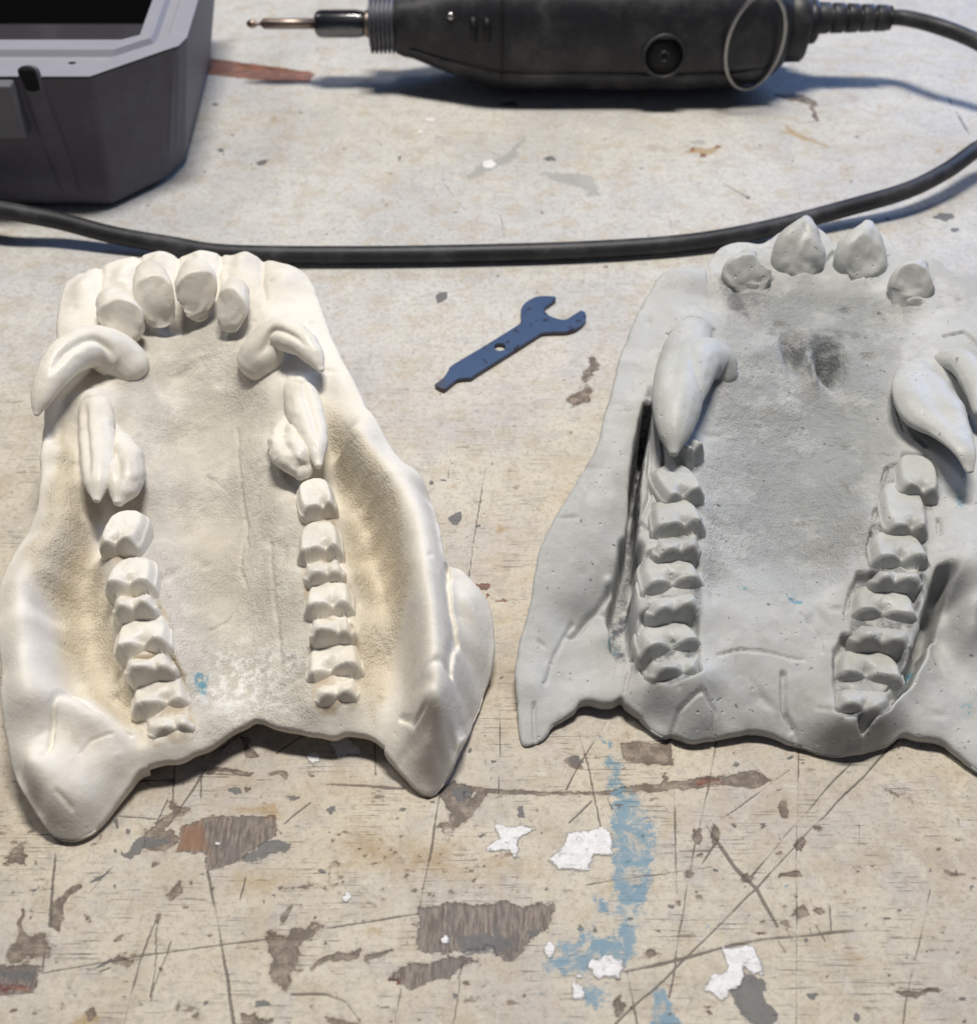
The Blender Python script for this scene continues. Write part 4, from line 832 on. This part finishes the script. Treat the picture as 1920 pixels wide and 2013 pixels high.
    bumps = [(wp('D', 700, 270, 3.4), (.8, .6), .16), (wp('D', 640, 400, 3.2), (.4, .5), .08), (wp('D', 1140, 545, 2.7), (.34, .75), -.8), (wp('D', 1285, 590, 2.7), (.36, .8), -1.25), (wp('D', 1430, 590, 2.7), .22, -.15), (wp('D', 1350, 395, 2.9), .2, -.18), (wp('D', 1340, 490, 2.9), .14, -.15), (wp('D', 1390, 490, 2.9), .14, -.14), (wp('D', 1085, 440, 2.9), .18, -.12), (wp('D', 1060, 470, 2.9), .15, -.1), (wp('D', 1215, 620, 2.7), (.10, .8), .28),
             (wp('D', 1360, 910, 2.4), .12, -.1), (wp('E', 1080, 1720, .9), (.8, .45), .28), (wp('E', 880, 1640, 1.1), (.5, .35), -.12), (wp('E', 760, 1560, 1.0), (.35, .5), .15), (wp('E', 560, 1030, .7), .18, .25)]
    bumps += [(wp('D', x, y, z), r, a) for x, y, z, r, a in ((745, 470, 3.0, .55, .3), (850, 650, 2.7, .4, .25), (1640, 640, 3.0, .6, .3), (960, 315, 3.0, .55, .25), (1150, 270, 3.0, .5, .22), (1395, 280, 3.0, .5, .22), (1600, 370, 3.0, .5, .25))]
    bumps += [(wp('E', 600, 1090, 1.2), (.17, .35), -.8), (wp('E', 635, 1190, 1.0), (.16, .35), -.7)]
    slotL = pts('E', [(775, 60), (758, 160), (730, 300), (712, 480), (705, 640), (695, 760), (672, 860), (650, 960), (645, 1080), (655, 1180), (668, 1240)], 2.0)
    slotR = pts('F', [(820, 1670), (950, 1580), (1070, 1440), (1130, 1330), (1180, 1180), (1215, 1020)], 1.6)
    gr = [(slotL, .15, 2.6), (pts('E', [(684, 800), (655, 960), (645, 1080), (655, 1225)], 1.5), .27, 2.2), (pts('E', [(930, 1790), (960, 1700), (1080, 1640), (1160, 1700), (1170, 1810)], .9), .05, .12), (pts('E', [(668, 850), (590, 950), (515, 1045), (430, 1130), (350, 1210)], 1.4), -.08, .22), (pts('E', [(668, 1240), (710, 1310), (760, 1380), (800, 1440)], 1.4), .13, 1.1), (slotR, .16, 1.1), (pts('F', [(1180, 1180), (1205, 1080), (1250, 960)], 1.6), .22, 1.4),
          (pts('E', [(1180, 1355), (1300, 1330), (1446, 1330)], 1.8), .03, .07), (pts('F', [(20, 1310), (150, 1290), (320, 1300), (500, 1330)], 1.8), .03, .07), (pts('F', [(380, 1440), (400, 1580), (450, 1680)], 1.3), .07, .16), (pts('F', [(490, 1080), (580, 1200), (610, 1300)], 1.9), .04, .06), (pts('F', [(130, 1350), (160, 1420)], 1.7), .03, .04),
          (pts('F', [(400, 1640), (480, 1760)], .9), .05, .1), (pts('F', [(580, 1640), (720, 1720), (850, 1760)], 1.1), .06, .06),
          (pts('D', [(640, 480), (720, 440), (820, 465)], 3.2), .06, .16), (pts('D', [(790, 510), (900, 590)], 3.0), .05, .12), (pts('E', [(360, 1150), (300, 1260), (200, 1480)], 1.2), .06, .08), (pts('E', [(140, 1650), (150, 1850)], .4), .05, .12), (pts('E', [(660, 1570), (690, 1450), (700, 1330)], .9), .04, .1),
          (pts('D', [(1750, 490), (1820, 480), (1876, 530)], 3.2), .06, .18), (pts('D', [(795, 215), (800, 270)], 3.5), .06, .1), (pts('D', [(1330, 770), (1550, 660)], 2.7), .03, .02)]
    # trench left round every crown
    for v, p in (('E', [(790, 90), (800, 480), (740, 600), (790, 640)]), ('E', [(860, 200), (880, 420)]), ('E', [(735, 760), (760, 980), (770, 1010)]), ('E', [(710, 1160), (730, 1260)]), ('F', [(935, 400), (950, 330), (1040, 310)]), ('F', [(885, 600), (900, 545), (960, 530)]), ('F', [(1150, 900), (1200, 960)]), ('F', [(1050, 1240), (1110, 1300), (1100, 1360)]), ('F', [(760, 980), (740, 1080), (760, 1150)]), ('F', [(1230, 600), (1240, 680)]), ('F', [(870, 660), (860, 780)])):
        gr.append((pts(v, p, 2.1), .06, .22))
    for v, p in (('D', [(850, 300), (900, 335), (1000, 330), (1050, 290)]), ('D', [(1065, 250), (1130, 285), (1220, 260), (1290, 200)]), ('D', [(1320, 240), (1370, 295), (1440, 285), (1500, 250)]), ('D', [(1540, 320), (1570, 385), (1640, 390)]), ('D', [(1560, 720), (1600, 830), (1680, 905)])):
        gr.append((pts(v, p, 3.0), .07, .25))
    palate = pts('D', [(850, 330), (1650, 400), (1560, 600), (1540, 900), (1600, 1100), (1400, 1400), (1200, 1500), (800, 1480), (780, 1000), (830, 700), (850, 560)], 2.6)
    dark = pts('D', [(900, 330), (1100, 330), (1300, 330), (1560, 400), (1500, 640), (1500, 900), (1500, 1250), (1200, 1400), (900, 1200), (880, 850), (1000, 600)], 2.6)  # shading of the hollow palate put into the colour as a darker tint
    snow = [pts('D', [(780, 640), (860, 760), (880, 900), (800, 860), (770, 760)], 2.7), pts('D', [(1500, 380), (1740, 420), (1720, 600), (1560, 600)], 3.0), pts('D', [(760, 200), (850, 130), (1050, 110), (850, 320)], 3.5), pts('D', [(1070, 600), (1170, 640), (1200, 760), (1120, 740)], 2.7)]
    z = {'grain': [(palate, .3, 1.0)], 'tint': [(dark, .9, .6)], 'dust': [(p, .3, .8) for p in snow], 'dirt_shade': [(q, .08, .8) for q in crown_rings(rows, at)] + [(pts('D', [(1120, 480), (1330, 480), (1340, 690), (1200, 640), (1110, 590)], 2.7), .2, .6), (pts('E', [(790, 0), (760, 0), (690, 300), (680, 800), (620, 900), (580, 1240), (680, 1260), (700, 900), (740, 500), (790, 200)], 1.6), .08, 1.0), (pts('D', [(845, 300), (920, 330), (960, 420), (850, 370)], 3.0), .12, .6)],  # crevice dust round the crowns; shade of slot and pits put into the colour
         'blue': [(pts('F', [(815, 1690), (870, 1690), (1000, 1590), (1090, 1450), (1130, 1360), (1100, 1360), (1000, 1540)], 1.0), .08, .9), (pts('F', [(140, 925), (190, 925), (200, 945), (160, 945)], 1.9), .03, .9), (pts('F', [(400, 990), (500, 1015), (500, 1030), (440, 1025)], 1.9), .03, .9), (pts('F', [(1360, 1600), (1420, 1590), (1420, 1640), (1380, 1640)], .9), .05, .9), (pts('E', [(540, 1270), (620, 1230), (640, 1290), (560, 1310)], .8), .12, .6), (pts('F', [(1350, 400), (1390, 430), (1380, 500), (1350, 480)], 2.6), .08, .8)]}
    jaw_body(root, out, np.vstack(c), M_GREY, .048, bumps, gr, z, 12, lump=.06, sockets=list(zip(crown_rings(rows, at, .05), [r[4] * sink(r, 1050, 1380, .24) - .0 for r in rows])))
    mt = M_GREY_T
    for i, (p, fl, g) in enumerate((([(960, 320, 2.95, 150), (955, 275, 3.3, 195), (950, 220, 3.75, 190), (962, 165, 4.05, 70)], .7, .14), ([(1150, 265, 3.0, 150), (1155, 205, 3.45, 215), (1170, 125, 4.0, 205), (1188, 65, 4.35, 125), (1197, 28, 4.5, 55)], .6, .26),
                                    ([(1395, 275, 3.0, 140), (1405, 220, 3.4, 205), (1420, 145, 3.95, 205), (1436, 85, 4.3, 130), (1442, 44, 4.46, 55)], .6, .26), ([(1590, 370, 3.0, 130), (1605, 320, 3.3, 180), (1625, 260, 3.75, 175), (1655, 200, 4.05, 60)], .7, .06))):
        fang(root, 'incisor', 'D', p, mt, fl, 30, groove(math.pi / 2 + (.3 if i % 2 else -.2), g, .4, .2, .95), up=(0, -.9, .35), seed=i + 41, facet=((0, -.80, .60), .30 if i in (0, 3) else .42))
    fang(root, 'canine', 'D', [(745, 470, 2.9, 150), (715, 545, 3.2, 190), (685, 660, 3.45, 205), (672, 780, 3.5, 195), (662, 880, 3.45, 130), (660, 958, 3.3, 42)], mt, .85, 50, groove(1.2, .13, .25, .15, .8), seed=51)
    fang(root, 'canine', 'D', [(860, 660, 2.6, 130), (825, 595, 3.05, 180), (765, 590, 3.45, 180), (735, 680, 3.6, 150), (718, 790, 3.5, 80)], mt, .8, 44, seed=53)
    fang(root, 'canine', 'D', [(1625, 630, 2.9, 130), (1655, 695, 3.15, 240), (1690, 780, 3.35, 270), (1765, 865, 3.55, 175), (1825, 950, 3.8, 95), (1846, 1030, 3.6, 36)], mt, .45, 50, groove(1.5, .25, .4, .1, .8), seed=55)
    fang(root, 'canine', 'D', [(1740, 580, 3.0, 90), (1820, 600, 3.4, 120), (1880, 690, 3.6, 120), (1900, 800, 3.5, 80)], mt, .8, 40, seed=57)
    for k, r in enumerate(rows): molar(root, r[0], *r[1:6], mt, k + 21, *r[6:], at=at, k=sink(r, 1050, 1380, .24))
grey_cast()

# ------------------------------------------------------------------ spanner
def wrench():
    o2 = [(230, 905), (300, 940), (350, 905), (420, 855), (520, 845), (560, 820), (830, 650), (1060, 505), (1110, 478), (1200, 470), (1300, 468), (1390, 440), (1450, 390), (1465, 350), (1455, 312), (1425, 302), (1390, 320), (1310, 370), (1250, 372), (1170, 345), (1130, 310), (1115, 285),
          (1160, 245), (1215, 205), (1212, 188), (1190, 183), (1080, 183), (1000, 215), (950, 260), (932, 310), (938, 360), (930, 400), (900, 425), (620, 600), (370, 750), (345, 785), (300, 850)]
    hole = [(760 + 50 * math.cos(a), 597 + 34 * math.sin(a)) for a in np.linspace(0, 2 * math.pi, 20, endpoint=False)]
    cu = bpy.data.curves.new('wrench', 'CURVE'); cu.dimensions = '2D'; cu.fill_mode = 'BOTH'; cu.extrude = .075 * S; cu.bevel_depth = .012 * S; cu.bevel_resolution = 1
    c0 = at('J', 800, 600, .12)
    for poly, n in ((o2, 150), (hole, 40)):
        P = pts('J', poly, .14)
        if n == 150: P = spline(np.vstack([P, P[:1]]), n)[:-1]
        sp = cu.splines.new('POLY'); sp.points.add(len(P) - 1); sp.use_cyclic_u = True
        for k, p in enumerate(P): sp.points[k].co = ((p[0] - c0[0]) * S, (p[1] - c0[1]) * S, 0, 1)
    tmp = bpy.data.objects.new('tmp', cu); sc.collection.objects.link(tmp); bpy.context.view_layer.update()
    me = bpy.data.meshes.new_from_object(tmp.evaluated_get(bpy.context.evaluated_depsgraph_get()))
    bpy.data.objects.remove(tmp); bpy.data.curves.remove(cu)
    me.name = 'wrench'; me.materials.clear(); me.materials.append(M_WRENCH)
    o = bpy.data.objects.new('wrench', me); sc.collection.objects.link(o); o.location = (c0[0] * S, c0[1] * S, .10 * S)
    co = np.empty(len(me.vertices) * 3); me.vertices.foreach_get('co', co); co = co.reshape(-1, 3) / S + np.array([c0[0], c0[1], 0])
    wr = (co[:, 2] < .05).astype(float)
    hp = at('J', 1040, 330, .14); spt = np.exp(-(((co[:, 0] - hp[0]) ** 2 + (co[:, 1] - hp[1]) ** 2) / 1.6))
    tip = at('J', 260, 920, .14); wr = np.maximum(wr, ((co[:, 0] - tip[0]) ** 2 + (co[:, 1] - tip[1]) ** 2 < .09) * .6)
    for nme, v in (('wear', wr), ('spots', np.ones(len(co)) * .9)):
        a = me.attributes.new(nme, 'FLOAT', 'POINT'); a.data.foreach_set('value', v.astype(np.float32))
    o['label'] = 'small flat blue open end wrench with a round hole lying on the bench'; o['category'] = 'wrench'
wrench()

# ------------------------------------------------------------------ rotary tool
def rotary_tool():
    AZ = 2.95; ax = at('S', 670, 46, AZ); yc = ax[1]
    X = lambda u: float(at('S', u, 46, AZ)[0])
    root = thing('rotary_tool', (X(1150), yc, 0), 'black corded rotary tool with a burr bit lying along the back of the bench', 'rotary tool')
    L = lambda a: [(X(u), r) for u, r in a]
    V, F = lathe_x(L([(775, 1.0), (778, 1.35), (792, 1.5), (810, 1.58), (870, 2.15), (960, 2.85), (985, 2.98), (1010, 3.02), (1340, 3.05), (1420, 2.98), (1490, 2.75), (1522, 2.3), (1540, 1.9), (1541, .8)]), 0, yc, AZ, 64, 3.0, (.93, .93))
    o = mesh('body', V, F, M_BODY, root); fix_normals(o); bevel(o, .06, 2, 20)
    # moulded seam and belly rib along the front
    for zz, rr in ((AZ - 1.35, .06),):
        P = [(X(u), yc - k, zz_) for u, k, zz_ in ((805, 1.48, AZ - .7), (870, 2.02, AZ - .95), (985, 2.80, AZ - 1.3), (1200, 2.84, AZ - 1.32), (1400, 2.80, AZ - 1.3), (1500, 2.4, AZ - 1.1))]
        V, F = sweep(P, [rr] * 6, 60, 8); mesh('seam', V, F, M_BODY, root)
    V, F = lathe_x(L([(983, 2.9), (984, 3.02), (988, 3.02), (989, 2.9)]), 0, yc, AZ, 64, 3.0, (.935, .935)); mesh('seam', V, F, M_DARK, root)
    # nose collar, threaded
    pr = []
    for k in range(6):
        u = 727 + k * 8.4; pr += [(u, 1.16), (u + 2.0, 1.38), (u + 5.0, 1.38), (u + 7.0, 1.16)]
    V, F = lathe_x(L([(726, .7)] + pr + [(779, 1.2), (780, .8)]), 0, yc, AZ, 48); fix_normals(mesh('nose_collar', V, F, M_ALU, root))
    V, F = lathe_x(L([(716, .5), (718, .62), (728, .66), (729, .4)]), 0, yc, AZ, 32); fix_normals(mesh('spindle', V, F, M_BIT, root))
    V, F = lathe_x(L([(618, .2), (619, .44), (624, .60), (632, .66), (700, .66), (714, .60), (718, .52), (719, .3)]), 0, yc, AZ, 12); o = fix_normals(mesh('collet_nut', V, F, M_CHROME, root)); bevel(o, .03, 2, 20)
    V, F = lathe_x(L([(484, .02), (485.5, .10), (489, .165), (495, .22), (501, .165), (506, .10), (510, .08), (513, .12), (518, .25), (620, .25), (622, .05)]), 0, yc, AZ, 20); fix_normals(mesh('burr_bit', V, F, M_BIT, root))
    # vents, rivet, brush cap sit on the front of the body
    def front(u, v, z=None):                 # body surface point under that pixel
        best = None
        for k in np.linspace(-1.4, 1.2, 400):
            z_ = AZ + k * 1.0; p = at('S', u, v, z_)
            R = np.interp(p[0], [X(775), X(810), X(870), X(985), X(1420), X(1540)], [1.4, 1.58, 2.15, 2.98, 2.98, 1.9]) * .93
            e = abs((abs(p[1] - yc) ** 3 + abs(z_ - AZ) ** 3) ** (1 / 3) - R)
            if p[1] < yc and (best is None or e < best[0]): best = (e, p)
        return best[1]
    for u in (929, 956):
        P = [front(u, 5), front(u + 1, 40), front(u + 2, 76)]
        P = [p + np.array([0, -.02, 0]) for p in P]
        V, F = sweep(P, [(.17, .16)] * 3, 14, 12, (0, -1, 0)); mesh('vent_slot', V, F, M_DARK, root)
    p = front(886, 31); V, F = sweep([p + [0, .1, -.05], p + [0, -.03, .02]], [.2, .19], 4, 20); mesh('screw', V, F, M_STEEL, root)
    c = front(1304, 108)
    d = np.array([0, -(c[1] - yc) ** 2, np.sign(c[2] - AZ) * (c[2] - AZ) ** 2]); d /= np.linalg.norm(d); d = d + np.array([0, -.45, .25]); d /= np.linalg.norm(d); c = c + d * .16
    def disc(name, r0, r1, h0, h1, mat):
        up = np.cross(d, [1, 0, 0]); th = np.linspace(0, 2 * math.pi, 40, endpoint=False)
        rings = [(r0, h0 - .3), (r0, h1 - .05), (r0 - .05, h1), (r1 + .04, h1), (r1, h1 - .05), (r1, h0 - .12)]
        V = np.vstack([c + d * h + r * (np.cos(th)[:, None] * np.array([1, 0, 0]) + np.sin(th)[:, None] * up) for r, h in rings]); m = 40
        F = [[i * m + j, i * m + (j + 1) % m, (i + 1) * m + (j + 1) % m, (i + 1) * m + j] for i in range(5) for j in range(m)]
        if r1 < .3: F.append(list(range(5 * m, 6 * m)))
        return fix_normals(mesh(name, V, F, mat, root))
    disc('brush_cap_ring', 1.05, .90, .0, .12, M_BODY)
    V, F = sweep([c - d * .2, c + d * .02], [.9, .9], 4, 40, (1, 0, 0), None, False); mesh('brush_cap', V, F, M_DARK, root)
    disc('brush_cap_slot', .26, .16, .02, .10, M_BODY)
    # rear collar, strain relief
    V, F = lathe_x(L([(1538, .8), (1539, 1.65), (1542, 1.72), (1574, 1.70), (1579, 1.6), (1580, .6)]), 0, yc, AZ, 40, 2.4); fix_normals(mesh('rear_collar', V, F, M_BODY, root))
    V, F = lathe_x(L([(1578, .5), (1579, 1.05), (1600, 1.02), (1603, .95), (1604, .4)]), 0, yc, AZ + .1, 36); fix_normals(mesh('cord_socket', V, F, M_BODY, root))
    pr = [(1602, .4)]
    for k in range(5):
        u = 1604 + k * 28.5; r = .74 - .03 * k; pr += [(u, r), (u + 22, r - .02), (u + 22.5, r - .2), (u + 28, r - .2)]
    V, F = lathe_x(L(pr + [(1746, .6), (1748, .3)]), 0, yc, AZ + .28, 28); o = fix_normals(mesh('strain_relief', V, F, M_BODY, root)); bevel(o, .03, 2, 30)
    # hanging bail
    cc = at('S', 1484, 84, 2.7) ; cc = np.array([cc[0], yc - 2.75, 0]);
    q = at('S', 1484, 84, 0); 
    k = (yc - 2.75) / q[1]; zc = CAM_H * (1 - k); cx = q[0] * k
    th = np.linspace(0, 2 * math.pi, 60, endpoint=False); up = np.array([0, -.10, .99]); rt = np.array([.98, .18, 0])
    ring = np.array([cx, yc - 2.75, zc]) + 1.42 * np.cos(th)[:, None] * rt + 2.42 * np.sin(th)[:, None] * up
    nrm = np.cross(rt, up); V = []
    for i in range(60):
        t = ring[(i + 1) % 60] - ring[i - 1]; t /= np.linalg.norm(t); a = np.cross(t, nrm)
        for b in np.linspace(0, 2 * math.pi, 10, endpoint=False): V.append(ring[i] + .105 * (math.cos(b) * a + math.sin(b) * nrm))
    F = [[i * 10 + j, i * 10 + (j + 1) % 10, ((i + 1) % 60) * 10 + (j + 1) % 10, ((i + 1) % 60) * 10 + j] for i in range(60) for j in range(10)]
    fix_normals(mesh('hanging_ring', V, F, M_WIRE, root))
    # cord: out of the relief, round past the edge of the picture and along the bench
    pts_ = [np.array([X(1735), yc, AZ + .28]), np.array([X(1775), yc - .05, AZ + .30])]
    pts_ += [at('S', 1850, 53, 3.4), at('S', 1925, 84, 3.1), at('S', 1995, 135, 2.5), at('S', 2015, 200, 1.9), at('S', 1975, 262, 1.6)]
    pts_ += [at('N', 1876, 118, 1.4), at('N', 1800, 172, 1.2), at('N', 1700, 222, 1.0), at('N', 1550, 266, .75), at('N', 1350, 318, .5), at('N', 1150, 353, .39), at('N', 900, 371, .38), at('N', 600, 380, .38), at('N', 300, 384, .38), at('N', 0, 380, .40), at('G', 900, 1290, .45), at('G', 600, 1238, .62), at('G', 300, 1160, 1.0), at('G', 0, 1105, 1.35), at('G', -300, 1060, 1.2), at('G', -700, 1050, .5)]
    V, F = sweep(pts_, [.37] * len(pts_), 260, 20); o = mesh('power_cord', V, F, M_CABLE, root)
rotary_tool()

# ------------------------------------------------------------------ tool case
def tool_case():
    ZR = 6.0
    fr = pts('G', [(-10, 400), (470, 398), (860, 262), (940, 236), (985, 190), (1045, -10)], ZR)
    inn = pts('G', [(-10, 205), (640, 205), (735, 180), (800, 0)], ZR)
    bot = pts('G', [(-10, 1075), (600, 1100), (880, 965), (963, 885)], 0)
    root = thing('tool_case', (fr[0][0], fr[0][1] + 5, 0), 'open dark grey plastic tool case with a pale rim, cut by the top left corner', 'tool case')
    BX = fr[0][0] - 12; BY = fr[-1][1] + 9
    e = (fr[5] - fr[4]) / np.linalg.norm(fr[5] - fr[4]); far = fr[4] + e * 13
    rim = np.vstack([[[BX, fr[0][1], ZR]], [fr[1]], [fr[2]], [fr[3]], [fr[4]], [far], [[BX, far[1], ZR]]])
    ei = (inn[3] - inn[2]) / np.linalg.norm(inn[3] - inn[2]); fi = inn[2] + ei * 11
    inner = np.vstack([[[BX + 1.5, inn[0][1], ZR]], [inn[1]], [inn[1] * .5 + inn[2] * .5], [inn[2]], [inn[2] + ei * .4], [fi], [[BX + 1.5, fi[1], ZR]]])
    lo = np.vstack([[[BX + .6, bot[1][1] - .02, 0]], [bot[1]], [bot[2]], [bot[2] * .4 + bot[3] * .6], [bot[3] + [.12, .35, 0]], [bot[3] + e * 10 + [.1, 0, 0]], [[BX + .6, bot[3][1] + e[1] * 10, 0]]])
    lo[:, 2] = .05
    mid = lo + (rim - lo) * .12; mid[:, 2] = .75; 
    cen = rim.mean(0); n = len(rim)
    def shrink(P, k, z): Q = P + (cen - P) * k; Q[:, 2] = z; return Q
    def loft(rings):
        V = np.vstack(rings); F = []
        for i in range(len(rings) - 1):
            F += [[i * n + j, i * n + (j + 1) % n, (i + 1) * n + (j + 1) % n, (i + 1) * n + j] for j in range(n)]
        return V, F
    lo2 = shrink(lo, .05, .05)
    V, F = loft([lo2, lo + (rim - lo) * .02 + [0, 0, .15], rim * .985 + lo * .015 - [0, 0, .02]]); F.append(list(range(n))[::-1])
    o = fix_normals(mesh('shell', V, F, M_CASE, root, False)); bevel(o, .18, 3, 12)
    # rim with a groove
    g1 = rim + (inner - rim) * .40; g2 = rim + (inner - rim) * .47; g3 = rim + (inner - rim) * .66; g4 = rim + (inner - rim) * .73
    dz = np.array([0, 0, .28])
    V, F = loft([rim - [0, 0, .06], rim, g1, g2 - dz, g3 - dz, g4, inner, inner - [0, 0, .6]])
    o = fix_normals(mesh('rim', V, F, M_RIM, root, False)); bevel(o, .04, 2, 20)
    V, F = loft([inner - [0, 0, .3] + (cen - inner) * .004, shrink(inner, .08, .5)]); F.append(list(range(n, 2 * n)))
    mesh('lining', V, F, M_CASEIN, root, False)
    # catch and rib moulded on the front wall
    def box(name, c, d, mat):
        V = np.array([[x, y, z] for x in (-1, 1) for y in (-1, 1) for z in (-1, 1)]) * np.array(d) / 2 + c
        o = mesh(name, V, [(0, 1, 3, 2), (4, 6, 7, 5), (0, 4, 5, 1), (2, 3, 7, 6), (0, 2, 6, 4), (1, 5, 7, 3)], mat, root, False); return bevel(o, .12, 3)
    def wall(x, y):
        zs = np.linspace(0, ZR, 200); e = [abs(at('G', x, y, z)[1] - (bot[1][1] + (fr[1][1] - bot[1][1]) * z / ZR)) for z in zs]
        return at('G', x, y, float(zs[int(np.argmin(e))]))
    p = wall(-10, 560); box('latch', p + [-.55, -.1, 0], (3.1, .9, 2.3), M_RIMD)
    a, q = wall(165, 420), wall(370, 1000)
    V, F = sweep([a + [-.02, .05, .35], a * .5 + q * .5 + [0, .02, 0], q], [(.45, .22), (.5, .2), (.4, .1)], 20, 16, (0, -1, .2)); mesh('wall_rib', V, F, M_CASE, root)
    V, F = sweep([a + [-.02, -.12, .45], a + [.02, -.12, -.3]], [(.36, .16), (.3, .1)], 8, 14, (0, -1, .2)); mesh('rib_notch', V, F, M_CASEIN, root)
    h = at('G', 380, 330, ZR); V, F = sweep([h - [0, 0, .3], h + [0, 0, .004]], [(.16, .12)] * 2, 3, 16, (0, 1, 0), None, False); mesh('rim_hole', V, F, M_CASEIN, root)
tool_case()
